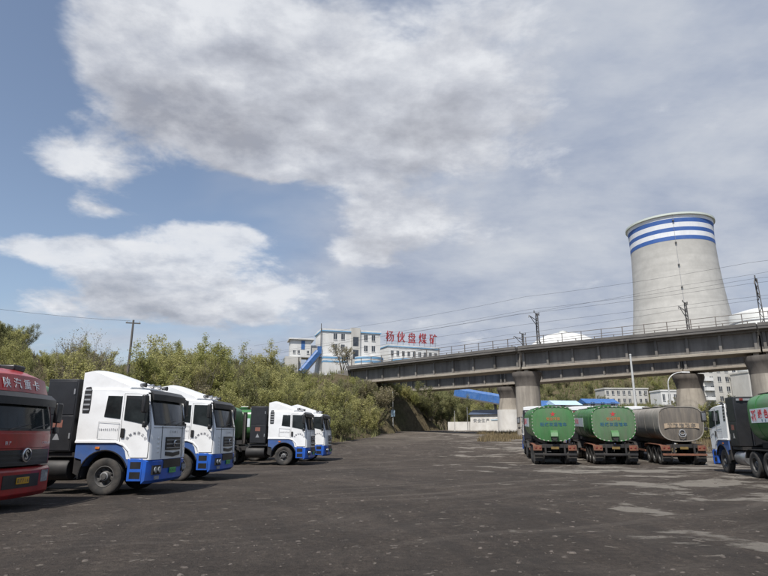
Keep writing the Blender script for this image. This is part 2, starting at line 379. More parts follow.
def make_ground_mat():
    m, nt, b = newmat('coal_dusted_asphalt')
    f1 = noise_node(nt, .28, 9, .66, 'World'); c = ramp_node(nt, f1, [(.28, (.050, .042, .0355)), (.5, (.084, .070, .059)), (.75, (.128, .107, .090))])
    f2 = noise_node(nt, 7, 9, .85, 'World'); c = mixc(nt, .85, c, ramp_node(nt, f2, [(.36, (.38, .38, .38)), (.64, (1.5, 1.47, 1.44))]), 'MULTIPLY')
    f3 = noise_node(nt, 46, 3, .7, 'World'); c = mixc(nt, .6, c, ramp_node(nt, f3, [(.35, (.5, .5, .5)), (.68, (1.45, 1.43, 1.4))]), 'MULTIPLY')
    # wheel tracks: streaks along wide turning circles, two sets, and soft drag marks
    def arcs(cx, cy, scale, detail, lo, hi, amt, colr, c):
        g = nt.nodes.new('ShaderNodeNewGeometry'); s = nt.nodes.new('ShaderNodeSeparateXYZ'); nt.links.new(g.outputs['Position'], s.inputs[0])
        def mm(op, x, y):
            n = nt.nodes.new('ShaderNodeMath'); n.operation = op
            for i, v in enumerate((x, y)):
                if isinstance(v, (int, float)): n.inputs[i].default_value = v
                else: nt.links.new(v, n.inputs[i])
            return n.outputs[0]
        dx = mm('SUBTRACT', s.outputs[0], cx); dy = mm('SUBTRACT', s.outputs[1], cy)
        r = mm('SQRT', mm('ADD', mm('MULTIPLY', dx, dx), mm('MULTIPLY', dy, dy)), 0); th = mm('ARCTAN2', dy, dx)
        wob = noise_node(nt, .12, 3, .5, 'World'); r2 = mm('ADD', r, mm('MULTIPLY', wob, 2.5))
        cb = nt.nodes.new('ShaderNodeCombineXYZ'); nt.links.new(r2, cb.inputs[0]); nt.links.new(mm('MULTIPLY', th, 1.6), cb.inputs[1])
        n = nt.nodes.new('ShaderNodeTexNoise'); nt.links.new(cb.outputs[0], n.inputs['Vector']); n.inputs['Scale'].default_value = scale; n.inputs['Detail'].default_value = detail; n.inputs['Roughness'].default_value = .62
        return mixc(nt, ramp_node(nt, n.outputs['Fac'], [(lo, (0, 0, 0)), (hi, (amt,)*3)]), c, colr)
    c = arcs(-34, 2, 1.5, 6, .47, .63, .55, (.045, .0385, .034), c)
    c = arcs(38, -6, 1.2, 6, .48, .66, .45, (.050, .043, .038), c)
    c = arcs(-20, 52, 1.7, 5, .54, .68, .40, (.165, .142, .122), c)
    t2 = noise_node(nt, .5, 7, .64, 'World', (1, 1, 1), .6, (7, 3, 0)); k2 = ramp_node(nt, t2, [(.50, (0, 0, 0)), (.74, (.30,)*3)]); c = mixc(nt, k2, c, (.150, .129, .110))
    # pale worn patches, larger on the right-hand side of the yard
    sx = nt.nodes.new('ShaderNodeSeparateXYZ'); g = nt.nodes.new('ShaderNodeNewGeometry'); nt.links.new(g.outputs['Position'], sx.inputs[0])
    p = noise_node(nt, .34, 10, .66, 'World', (.9, 1.1, 1), .25, (11.2, 4.4, 0)); pr = nt.nodes.new('ShaderNodeMapRange'); nt.links.new(sx.outputs[0], pr.inputs[0])
    for i, v in enumerate((-2, 11, -.085, .105)): pr.inputs[i+1].default_value = v
    ad = nt.nodes.new('ShaderNodeMath'); ad.operation = 'ADD'; nt.links.new(p, ad.inputs[0]); nt.links.new(pr.outputs[0], ad.inputs[1])
    k3 = ramp_node(nt, ad.outputs[0], [(.612, (0, 0, 0)), (.645, (.85,)*3)]); c = mixc(nt, k3, c, (.265, .242, .207))
    q = noise_node(nt, 1.9, 8, .66, 'World', (.9, 1.1, 1), .3, (1.2, 8.4, 0)); k4 = ramp_node(nt, q, [(.635, (0, 0, 0)), (.655, (.8,)*3)]); c = mixc(nt, k4, c, (.25, .22, .185))
    q2 = noise_node(nt, 5.2, 4, .55, 'World', (.8, 1.1, 1), .2, (4.2, 2.4, 0)); k5 = ramp_node(nt, q2, [(.675, (0, 0, 0)), (.692, (.8,)*3)]); c = mixc(nt, k5, c, (.24, .212, .18))
    far = nt.nodes.new('ShaderNodeMapRange'); nt.links.new(sx.outputs[1], far.inputs[0])
    for i, v in enumerate((48, 78, 0, .55)): far.inputs[i+1].default_value = v
    c = mixc(nt, far.outputs[0], c, mixc(nt, ramp_node(nt, noise_node(nt, .16, 6, .6, 'World', (1, .5, 1)), [(.42, (0, 0, 0)), (.6, (1, 1, 1))]), c, (.19, .165, .135)))
    nt.links.new(c, b.inputs['Base Color']); b.inputs['Roughness'].default_value = .93; b.inputs['Specular IOR Level'].default_value = .25
    h = noise_node(nt, 14, 9, .72, 'World'); h2 = noise_node(nt, 1.2, 5, .6, 'World'); ad2 = nt.nodes.new('ShaderNodeMath'); ad2.operation = 'MULTIPLY_ADD'
    nt.links.new(h2, ad2.inputs[0]); ad2.inputs[1].default_value = 1.6; nt.links.new(h, ad2.inputs[2]); bump_node(nt, b, ad2.outputs[0], 1.0, .11)
    return m
def make_hill_mat():
    m, nt, b = newmat('dry_scrub_soil')
    f = noise_node(nt, .12, 8, .65, 'World'); c = ramp_node(nt, f, [(.3, (.115, .098, .062)), (.5, (.165, .138, .09)), (.7, (.115, .122, .055))])
    f2 = noise_node(nt, 1.4, 8, .75, 'World'); c = mixc(nt, .8, c, ramp_node(nt, f2, [(.3, (.35, .35, .35)), (.7, (1.15, 1.1, 1.0))]), 'MULTIPLY')
    nt.links.new(c, b.inputs['Base Color']); b.inputs['Roughness'].default_value = .95; b.inputs['Specular IOR Level'].default_value = .1
    bump_node(nt, b, noise_node(nt, 2.5, 8, .7, 'World'), 1.0, .5); return m
g_x = axis_steps(-1500, 1500, -40, 45, 1.0, 1.3); g_y = axis_steps(-400, 3000, -6, 120, 1.0, 1.3)
def ground_z(x, y):
    z = lot_zz(y)
    k = sstep(6, 14, math.hypot(x, y)*1.0)*(1-sstep(38, 50, y))
    return z+.03*mnoise.fractal(Vector((x*.35, y*.35, 4.0)), 1.0, 2.0, 3)*(1 if y > 42 or (-3 < x < 6) else .35)
grid_obj('ground', g_x, g_y, ground_z, make_ground_mat())
h_x = axis_steps(-700, 900, -90, 150, 2.0, 1.25); h_y = axis_steps(20, 900, 36, 210, 2.0, 1.2)
grid_obj('hillside', h_x, h_y, hill_z, make_hill_mat())

# ------------------------------------------------------------------ lettering
glyphs = {}
def glyph(ch, mat, bold=.0):
    key = (ch, mat.name, bold)
    if key in glyphs: return glyphs[key]
    cu = bpy.data.curves.new('lettering', 'FONT'); cu.body = ch; cu.size = 1.0; cu.extrude = .01; cu.offset = bold; cu.resolution_u = 2
    cu.align_x = 'CENTER'; cu.align_y = 'CENTER'
    o = bpy.data.objects.new('lettering_source', cu); col.objects.link(o)
    dg = bpy.context.evaluated_depsgraph_get(); dg.update()
    me = bpy.data.meshes.new_from_object(o.evaluated_get(dg)); me.name = 'lettering'
    bpy.data.objects.remove(o); bpy.data.curves.remove(cu)
    me.materials.clear(); me.materials.append(mat)
    if len(me.vertices):
        xs = [v.co.x for v in me.vertices]; ys = [v.co.y for v in me.vertices]
        ox, oy = (min(xs)+max(xs))/2, (min(ys)+max(ys))/2
        for v in me.vertices: v.co.x -= ox; v.co.y -= oy
    glyphs[key] = me
    return me
def put_glyph(ch, mat, parent, pos, right, up, size, thick=1.0, wide=1.0, bold=.0, name='letter'):
    right = Vector(right).normalized(); up = Vector(up).normalized(); n = right.cross(up)
    o = bpy.data.objects.new(name, glyph(ch, mat, bold)); link(o, parent)
    mx = Matrix((right*size*wide, up*size, n*size*thick)).transposed().to_4x4(); mx.translation = Vector(pos); o.matrix_local = mx
    return o
def put_text(s, mat, parent, centre, right, up, size, pitch, **k):
    c = Vector(centre); r = Vector(right).normalized(); n = len(s)
    for i, ch in enumerate(s):
        if ch != ' ': put_glyph(ch, mat, parent, c+r*pitch*(i-(n-1)/2), right, up, size, **k)

# ------------------------------------------------------------------ lorries
WR = .525
def tyre_mesh():
    w_, r = .29, WR; h = w_/2
    prof = [(.30, -h*.75), (.37, -h*.98), (.45, -h), (r-.035, -h*.93), (r-.006, -h*.8), (r, -h*.45), (r-.014, -h*.40), (r-.014, -h*.3), (r, -h*.25), (r, h*.25), (r-.014, h*.3), (r-.014, h*.40), (r, h*.45), (r-.006, h*.8), (r-.035, h*.93), (.45, h), (.37, h*.98), (.30, h*.75)]
    return MB().lathe(prof, 40, 'y').mesh('tyre', mt['tyre'], 30)
def rim_mesh(dished):       # outer side at -y
    mb = MB(); seg = 40; prof = [(.305, .10), (.305, -.112), (.285, -.118), (.27, -.10), (.245, -.045), (.205, -.03), (.165, -.028), (.135, -.06), (.13, -.10), (.09, -.125), (.085, -.165), (.0, -.17)] if not dished else \
        [(.305, .10), (.305, -.112), (.285, -.118), (.27, -.10), (.255, .02), (.205, .05), (.165, .055), (.135, .03), (.13, -.02), (.10, -.06), (.095, -.09), (.0, -.095)]
    rings = []
    for k in range(seg):
        t = 2*math.pi*k/seg; hole = (k % 5) in (0, 1)
        ring = []
        for i, (r, h) in enumerate(prof):
            hh = h+.06 if (hole and i in (5,)) else h
            ring.append((r*math.cos(t), hh, r*math.sin(t)))
        rings.append(ring)
    n = len(prof); vs = [p for r in rings for p in r]
    fs = [(i*n+k, ((i+1) % seg)*n+k, ((i+1) % seg)*n+k+1, i*n+k+1) for i in range(seg) for k in range(n-1)]
    return mb.add(vs, fs).mesh('rim', mt['rim'], 25)
def nut_ring_mesh(y):
    mb = MB()
    mb.lathe([(.118, y), (.118, y-.012), (.10, y-.016), (.10, y)], 20, 'y', closed=True)
    return mb.mesh('nut_ring', mt['steel'], 30)
TYRE = tyre_mesh(); RIM = [rim_mesh(False), rim_mesh(True)]; NUT = [nut_ring_mesh(-.112), nut_ring_mesh(-.045)]
def wheel(root, x, y, side, dished=False, dual=False):
    e = empty('wheel', (x, y, WR), 0 if side < 0 else math.pi, root)
    inst('tyre', TYRE, e); inst('rim', RIM[dished], e); inst('hub_ring', NUT[dished], e)
    if dual: inst('inner_tyre', TYRE, e, (0, .33, 0))
def cab_shape(S):
    W = 1.245
    def fx(z):                   # front face of the cab at the middle
        zs = S['front']
        for (z0, x0), (z1, x1) in zip(zs, zs[1:]):
            if z <= z1: return x0+(x1-x0)*(z-z0)/(z1-z0)
        return zs[-1][1]
    def bow(y): return .13*(abs(y)/W)**2.6
    def half(z): return W*(1-.030*max(0, z-1.9))
    return W, fx, bow, half
def tractor(root, S):
    W, fx, bow, half = cab_shape(S)
    body, lower = mt[S['body']], mt[S['lower']]
    zt, zw0, zw1 = S['top'], S['ws'][0], S['ws'][1]
    xb = -.95
    # ---- cab shell, lofted across the width
    prof = [(xb, 1.5), (.30, 1.5), (.52, 1.42), (.70, 1.25), (.78, 1.02), (fx(1.0), 1.0)]
    prof += [(fx(z), z) for z in (1.3, 1.6, zw0, (zw0+zw1)/2, zw1)]
    prof += [(fx(zw1)-.10, zw1+.10), (fx(zw1)-.38, zt-.03), (.2, zt+.02), (xb+.1, zt+.03), (xb, zt-.04)]
    rings = []
    for y in (-W, -W+.03, -W+.12, -.85, -.4, 0, .4, .85, W-.12, W-.03, W):
        ins = .035 if abs(y) > W-.02 else (.01 if abs(y) > W-.05 else 0); ring = []
        for x, z in prof:
            xx = x-(bow(y) if x > .8 else bow(y)*max(0, (x-.2)/.6) if x > .2 else 0)
            if z > zt-.2: z -= .06*(abs(y)/W)**4+ins
            if x > .9: xx -= ins
            ring.append((xx, y*half(z)/W, z))
        rings.append(ring)
    MB().loft(rings).build('cab_body', body, root, smooth=40)
    def face(y, z, off=.0): return (fx(z)-bow(y)+off, y*half(z)/W, z)
    def front_plate(name, mat, y0, y1, z0, z1, off, th=.03, n=9, par=None, bevel=0):
        return MB().patch(lambda y, z: face(y, z, off), lin(y0, y1, n), lin(z0, z1, 4), th, (1, 0, 0)).build(name, mat, par or root, bevel)
    # ---- glass
    ws = front_plate('windshield', mt['glass'], -1.10, 1.10, zw0+.05, zw1-.02, .012, .03, 15)
    front_plate('windshield_seal', mt['plastic'], -1.15, 1.15, zw0, zw1+.03, .004, .03, 15)
    for yy in (-.62, .12):
        MB().tube([face(yy, zw0+.02, .03), face(yy+.25, zw0+.08, .035), face(yy+.78, zw0+.16, .03)], .011, 5).build('wiper', mt['plastic'], ws)
    inner = MB().patch(lambda y, z: face(y, z, .0155), lin(-.9, -.25, 3), lin(zw0+.13, zw0+.42, 2), .006, (1, 0, 0)); 
    # visor
    MB().loft([[(fx(zw1)-bow(y)+.02, y, zw1+.10), (fx(zw1)-bow(y)+.17, y, zw1-.02), (fx(zw1)-bow(y)+.18, y, zw1-.20), (fx(zw1)-bow(y)+.155, y, zw1-.20), (fx(zw1)-bow(y)+.10, y, zw1-.02)] for y in lin(-1.17, 1.17, 11)]).build('sun_visor', mt['plastic'], root)
    # ---- sides
    def side_panel(name, mat, poly, s, off, th, par=None, bevel=0):
        return MB().prism(poly, 0, 1, lambda p: (p[0], s*(half(p[2])+off-th*(1-p[1])), p[2])).build(name, mat, par or root, bevel)
    for s in (-1, 1):
        xf = fx(zw0)-.16
        d = side_panel('door', body, [(.40, 1.50), (.58, 1.40), (.76, 1.05), (xf-.02, 1.05), (xf, 1.9), (xf-.12, zw1-.03), (.40, zw1-.01)], s, .010, .03, bevel=.012)
        side_panel('door_window', mt['glass'], [(.46, zw0+.16), (xf-.10, zw0+.02), (xf-.05, zw0+.10), (xf-.15, zw1-.09), (.46, zw1-.07)], s, .016, .02, par=d)
        MB().box((.48, s*(half(1.85)+.03), zw0-.22), (.11, .04, .27)).build('handle', mt['plastic'], d, .015)
        gap = [(.40, 1.50), (.58, 1.40), (.76, 1.05), (xf-.02, 1.05), (xf, 1.9), (xf-.12, zw1-.03), (.40, zw1-.01), (.40, 1.50)]
        MB().tube([(x, s*(half(z)+.002), z) for x, z in gap], .011, 4).build('door_gap', mt['plastic'], d)
        side_panel('rear_window', mt['glass'], [(-.17, zw0+.25), (.34, zw0+.19), (.34, zw1-.08), (-.12, zw1-.07)], s, .008, .02, bevel=.01)
        v = side_panel('side_vent', mt['plastic'], [(-.86, 2.34), (-.66, 2.34), (-.64, 2.44), (-.64, 3.02), (-.70, 3.12), (-.84, 3.10), (-.87, 3.0), (-.87, 2.44)] if S['fairing'] else [(-.86, 2.0), (-.66, 2.0), (-.66, 2.5), (-.86, 2.5)], s, .006, .02)
        for k in range(5):
            z0 = (2.42+k*.145) if S['fairing'] else 2.05+k*.09
            side_panel('slat', mt['steel'] if S['fairing'] else mt['plastic'], [(-.85, z0), (-.66, z0), (-.66, z0+.05), (-.85, z0+.05)], s, .016, .02, par=v)
        MB().tube([(-.30, s*(half(2)+.012), 1.60), (.34, s*(half(2)+.012), 1.56), (.34, s*(half(2)+.012), 2.05), (-.30, s*(half(2)+.012), 2.09), (-.30, s*(half(2)+.012), 1.60)], .006, 4).build('locker_seam', mt['steel'], root)
        # mudguard: blue skin over the wheel with a wheel arch
        arc = [(.735*math.cos(a), WR+.735*math.sin(a)) for a in lin(R(18), R(158), 14)]
        outer = [(.735, .95), (.68, 1.20), (.50, 1.38), (.30, 1.46), (-.93, 1.46), (-.93, 1.05), (-.72, 1.0)]
        poly = [arc[0]]+outer+arc[::-1][0:1]+arc[::-1][1:-1]
        MB().prism(poly, s*.86, s*(W-.005)).build('mudguard', mt['blue_dull'] if S['kind'] == 'white' else lower, root, .01)
        lip = [(-.95, 1.50), (.30, 1.50), (.53, 1.42), (.71, 1.25), (.79, 1.0)]
        MB().loft([[(x, s*(W-.06), z+.05), (x, s*(W+.03), z+.04), (x, s*(W+.035), z-.03), (x, s*(W-.06), z-.04)] for x, z in lip]).build('fender_lip', body, root, .01)
        MB().loft([[(.76*math.cos(a), y, WR+.76*math.sin(a)) if k == 0 else (.73*math.cos(a), y, WR+.73*math.sin(a)) for y in (s*.80, s*(W+.03)) for k in (0, 1)] for a in lin(R(20), R(185), 18)]).build('wheel_arch_liner', mt['plastic'], root)
        MB().box((-.25, s*(W+.006), 1.33), (.13, .03, .07)).build('marker_lamp', mt['orange_lamp'], root, .008)
        MB().prism([(-.95, .62), (-.68, .50), (-.70, 1.10), (-.95, 1.45)], s*.80, s*1.20).build('mud_flap', mt['chassis'], root)
        # mirrors
        xm = fx(zw1)-.10
        MB().tube([(xm-.1, s*half(zw1-.1), zw1-.08), (xm+.08, s*(W+.16), zw1-.05), (xm+.10, s*(W+.20), zw1-.15), (xm+.07, s*(W+.20), zw0+.08), (xm-.06, s*half(zw0), zw0+.0)], .017, 6).build('mirror_arm', mt['plastic'], root)
        mh = MB().box((xm+.06, s*(W+.24), zw1-.33), (.12, .25, .52)).build('mirror', mt['plastic'], root, .035)
        MB().box((xm+.001, s*(W+.24), zw1-.33), (.008, .17, .36)).build('mirror_glass', mt['chrome'], mh)
        MB().box((xm+.08, s*(W+.19), zw0+.02), (.10, .16, .17)).build('wide_mirror', mt['plastic'], root, .03)
    # ---- roof gear
    if S['fairing']:
        rg = []
        for y in lin(-1.14, 1.14, 9):
            k = abs(y)/1.14; dz = .05*k**3; front = .80-.25*k**2
            rg.append([(xb-.04, y, 2.2), (xb-.04, y, 3.60-dz), (xb+.22, y, 3.68-dz*1.6), (xb+.42, y, 3.62-dz*1.8), (front-.35, y, zt+.20-dz), (front, y, zt+.02), (front-.1, y, zt-.1), (xb+.03, y, zt-.1), (xb+.03, y, 2.2)])
        MB().loft(rg).build('roof_fairing', body, root, smooth=40)
        MB().tube([(.70, -.9, zt+.09), (.78, -.45, zt+.10), (.80, 0, zt+.10), (.78, .45, zt+.10), (.70, .9, zt+.09)], .022, 6).build('roof_bar', mt['steel'], root)
        for y in (-.75, -.25, .25, .75): MB().lathe([(0, .62), (.045, .62), (.06, .74), (.075, .80), (0, .80)], 10, 'x', (0, y, zt+.10)).build('horn' if abs(y) < .5 else 'roof_lamp', mt['chrome'] if abs(y) < .5 else mt['plastic'], root)
    else:
        rg = []
        for y in lin(-1.15, 1.15, 9):
            k = abs(y)/1.15; dz = .10*k**3
            rg.append([(xb, y, zt-.1), (xb, y, zt+.18-dz), (.2, y, zt+.25-dz), (.80-bow(y), y, zt+.22-dz), (1.13-bow(y), y, zt+.07-dz*.5), (1.26-bow(y), y, zt-.34), (.9, y, zt-.36)])
        MB().loft(rg).build('roof_cap', body, root, smooth=40)
        MB().tube([(.3, -.7, zt+.27), (.3, -.68, zt+.36), (.3, .68, zt+.36), (.3, .7, zt+.27)], .025, 6).build('roof_rack', mt['steel'], root)
        MB().box((.45, .55, zt+.30), (.5, .45, .16)).build('roof_air_unit', mt['plastic'], root, .04)
    # ---- face
    if S['kind'] == 'white':
        g = front_plate('grille', mt['plastic'], -.52, .52, 1.26, 1.64, .030, .05, 7)
        for k in range(3): front_plate('grille_bar', mt['steel'], -.50, .50, 1.31+k*.115, 1.335+k*.115, .05, .03, 7, g)
        g2 = MB().patch(lambda y, z: face(y, z+.05*abs(y)/.62, .026), lin(-.50, .50, 7), lin(1.06, 1.17, 3), .04, (1, 0, 0)).build('lower_grille', mt['plastic'], root)
        em = MB().lathe([(.105, 0), (.105, .03), (.085, .04), (.085, 0)], 24, 'x', face(0, 1.45, .055), closed=True).build('emblem', mt['chrome'], root)
        MB().box(face(0, 1.45, .075), (.012, .17, .03)).build('emblem_bar', mt['chrome'], em)
        put_text('CAMC', mt['steel'], root, face(0, 1.80, .014), (0, 1, 0), (0, 0, 1), .10, .17, bold=.01)
        for s in (-1, 1):
            MB().tube([face(s*.74, z, .004) for z in lin(1.02, zw0-.02, 6)], .008, 4).build('front_seam', mt['plastic'], root)
            MB().tube([face(y, zw0-.06, .004) for y in lin(s*.02, s*1.16, 7)], .007, 4).build('bonnet_seam', mt['plastic'], root)
            for k in range(4): MB().box(face(s*.90, 1.22+k*.13, .006), (.02, .10, .05)).build('air_slot', body, root, .006)
        # bumper with corner lamps
        rg = []
        for y in lin(-1.27, 1.27, 15):
            bx = .07*(abs(y)/1.27)**2+.16*(abs(y)/1.27)**7; rg.append([(1.17, y, .34), (1.40-bx, y, .33), (1.50-bx, y, .42), (1.52-bx, y, .95), (1.46-bx, y, .995), (1.17, y, .995)])
        MB().loft(rg).build('bumper', lower, root, .012)
        MB().patch(lambda y, z: (1.535-bow(y), y, z), lin(-.62, .62, 7), lin(.74, .985, 3), .05, (1, 0, 0)).build('bumper_intake', mt['plastic'], root)
        pl = MB().box((1.54, 0, .66), (.02, .46, .15)).build('number_plate', mt['plate_green'], root, .004)
        put_text('K2658', mt['txt_dark'], pl, (1.552, 0, .66), (0, 1, 0), (0, 0, 1), .12, .085)
        for s in (-1, 1):
            MB().patch(lambda y, z: (1.535-bow(y), y, z), lin(s*.74, s*1.12, 5), lin(.58, .84, 3), .06, (1, 0, 0)).build('headlamp', mt['plastic'], root)
            for yy in (.84, 1.03): MB().lathe([(0, 0), (.085, .0), (.085, .03), (.06, .035), (.02, .02), (0, .02)], 14, 'x', (1.52-bow(s*yy)+.02, s*yy, .71)).build('lamp_lens', mt['lamp_glass'], root)
            MB().patch(lambda y, z: (1.53-bow(y), y, z), lin(s*.80, s*1.0, 3), lin(.44, .54, 2), .04, (1, 0, 0)).build('fog_lamp', mt['lamp_glass'], root)
            st = MB().bb(.72, 1.16, s*(W-.10), s*(W+.012), .40, 1.03).build('step_box', lower, root, .012)
            for k in range(2): MB().bb(.80, 1.12, s*(W-.05), s*(W+.016), .47+k*.28, .66+k*.28).build('step_recess', mt['plastic'], st)
    else:
        front_plate('lower_red_panel', body, -1.02, 1.02, 1.40, 1.74, .02, .04, 11, bevel=.01)
        g = front_plate('grille', mt['plastic'], -1.06, 1.06, 1.00, 1.36, .03, .05, 11)
        for k in range(3): front_plate('grille_bar', mt['plastic'], -1.0, 1.0, 1.05+k*.10, 1.09+k*.10, .05, .03, 11, g)
        em = MB().lathe([(.165, 0), (.165, .03), (.135, .04), (.135, 0)], 28, 'x', face(0, 1.24, .055), closed=True).build('emblem', mt['chrome'], root)
        put_glyph('S', mt['chrome'], em, face(0, 1.24, .07), (0, 1, 0), (0, 0, 1), .30, 3, bold=.02)
        put_text('陕汽', mt['txt_white'], root, face(-.60, 1.52, .024), (0, 1, 0), (0, 0, 1), .10, .12)
        put_text('SHACMAN', mt['txt_white'], root, face(.72, 1.52, .024), (0.12, 1, 0), (0, 0, 1), .08, .07)
        n_ = Vector((.52, 0, 1)).normalized()
        for i, ch in enumerate('陕汽重卡'):
            y = -.56+i*.37; put_glyph(ch, mt['txt_white'], root, (1.203-bow(y)+.006, y, zt-.135-.02*abs(y)), (0, 1, 0), (-.30, 0, .95), .27, bold=.012)
        rg = []
        for y in lin(-1.26, 1.26, 15):
            bx = bow(y*.98); rg.append([(1.17, y, .28), (1.44-bx, y, .26), (1.53-bx, y, .36), (1.53-bx, y, .88), (1.46-bx, y, .96), (1.17, y, .96)])
        MB().loft(rg).build('bumper', lower, root, .015)
        MB().patch(lambda y, z: (1.545-bow(y), y, z), lin(-.66, .66, 9), lin(.50, .80, 3), .05, (1, 0, 0)).build('bumper_intake', mt['plastic'], root)
        pl = MB().box((1.556, 0, .66), (.02, .46, .15)).build('number_plate', mt['plate_yellow'], root, .004)
        put_text('B7716', mt['txt_dark'], pl, (1.568, 0, .66), (0, 1, 0), (0, 0, 1), .12, .085)
        for s in (-1, 1):
            MB().patch(lambda y, z: (1.545-bow(y), y, z), lin(s*.78, s*1.16, 5), lin(.58, .86, 3), .04, (1, 0, 0)).build('headlamp', mt['lamp_glass'], root)
            st = MB().bb(.72, 1.16, s*(W-.10), s*(W+.012), .34, 1.0).build('step_box', lower, root, .012)
            for k in range(2): MB().bb(.80, 1.12, s*(W-.05), s*(W+.016), .46+k*.27, .60+k*.27).build('step_recess', mt['plastic'], st)
    # door lettering: an arc of characters, and the telephone number on the locker
    if S['kind'] == 'white':
        for s in (-1, 1):
            r = (-s, 0, 0) if s > 0 else (1, 0, 0)
            for i, ch in enumerate('运输有限公司'):
                a = R(150-i*24); px_, pz_ = .90+.30*math.cos(a)*1.05, 1.46+.30*math.sin(a)
                rot = a-math.pi/2; rr = Vector((math.cos(rot), 0, math.sin(rot))); uu = Vector((-math.sin(rot), 0, math.cos(rot)))
                if s > 0:
                    px_ = .90-.30*math.cos(a)*1.05; rr = Vector((-rr.x, 0, rr.z)); uu = Vector((-uu.x, 0, uu.z))
                put_glyph(ch, mt['txt_dark'], root, (px_, s*(half(1.7)+.013), pz_), rr, uu, .095, bold=.0)
            put_text('1849537761', mt['txt_dark'], root, (.02, s*(half(1.9)+.006), 1.86), (1 if s < 0 else -1, 0, 0), (0, 0, 1), .085, .062, bold=.0)
    # ---- box behind the cab, chassis and running gear
    if S['box']:
        bx = MB().bb(-1.10, -2.05, -1.20, 1.20, 1.22, 3.36).build('equipment_box', mt['dark_box'], root, .02)
        for s in (-1, 1):
            for z0, z1 in ((1.26, 2.26), (2.30, 3.30)):
                MB().bb(-1.14, -2.01, s*1.19, s*1.212, z0, z1).build('box_door', mt['dark_box'], bx, .008)
            MB().bb(-1.44, -1.74, s*1.21, s*1.217, 1.92, 2.14).build('warning_sticker', mt['orange_sticker'], bx)
            MB().prism([(-1.70, 1.56), (-1.48, 1.56), (-1.59, 1.78)], s*1.21, s*1.217).build('warning_triangle', mt['steel'], bx)
            for z in (1.6, 2.9): MB().bb(-1.16, -1.20, s*1.21, s*1.235, z, z+.16).build('latch', mt['steel'], bx)
        MB().bb(-2.045, -2.08, -.62, .62, 2.30, 3.05).build('rear_grille', mt['plastic'], bx)
        MB().bb(-2.04, -2.11, -1.10, 1.10, 3.18, 3.27).build('rear_lamp_bar', mt['steel'], bx)
        for y in (-.9, -.45, 0, .45, .9): MB().bb(-2.10, -2.14, y-.07, y+.07, 3.18, 3.28).build('rear_lamp', mt['red_lamp'] if abs(y) > .6 else mt['lamp_glass'], bx, .01)
        MB().bb(-1.0, -2.16, -1.12, 1.12, 1.07, 1.20).build('box_cradle', mt['chassis'], root)
    else:
        MB().tube([(-1.2, .9, 1.0), (-1.2, .9, 3.0), (-1.22, .9, 3.15)], .07, 10).build('exhaust_stack', mt['steel'], root)
    for s in (-1, 1):
        MB().bb(1.25, -5.5, s*.36, s*.46, .82, 1.06).build('chassis_rail', mt['chassis'], root)
        wheel(root, 0, s*1.05, s)
        for x in (-3.35, -4.70): wheel(root, x, s*1.07, s, True, True)
        MB().loft([[(-.0+x0, s*.78, WR+z0), (x0, s*1.22, WR+z0), (x0*.98, s*1.22, WR+z0-.03), (x0*.98, s*.78, WR+z0-.03)] for x0, z0 in [(-2.62, .25), (-2.72, .5), (-2.95, .60), (-5.1, .60), (-5.32, .5), (-5.42, .2)]]).build('rear_mudguard', mt['chassis'], root)
        MB().lathe([(0, -.55), (.30, -.55), (.32, -.52), (.32, .52), (.30, .55), (0, .55)], 20, 'x', (-1.72, s*.86, .72)).build('fuel_tank' if s < 0 else 'air_tank', mt['aluminium'] if s > 0 else mt['chassis'], root)
    MB().tube([(0, -1.0, WR), (0, 1.0, WR)], .07, 8).build('front_axle', mt['chassis'], root)
    MB().bb(.9, -.9, -.34, .34, .55, 1.45).build('engine_block', mt['chassis'], root, .05)
    for x in (-3.35, -4.70): MB().tube([(x, -.9, WR), (x, -.2, WR), (x, 0, WR), (x, .2, WR), (x, .9, WR)], [.08, .10, .19, .10, .08], 10).build('rear_axle', mt['chassis'], root)
    MB().lathe([(0, 1.08), (.46, 1.08), (.48, 1.16), (.40, 1.20), (0, 1.20)], 20, 'z', (-4.0, 0, 0)).build('fifth_wheel', mt['chassis'], root)

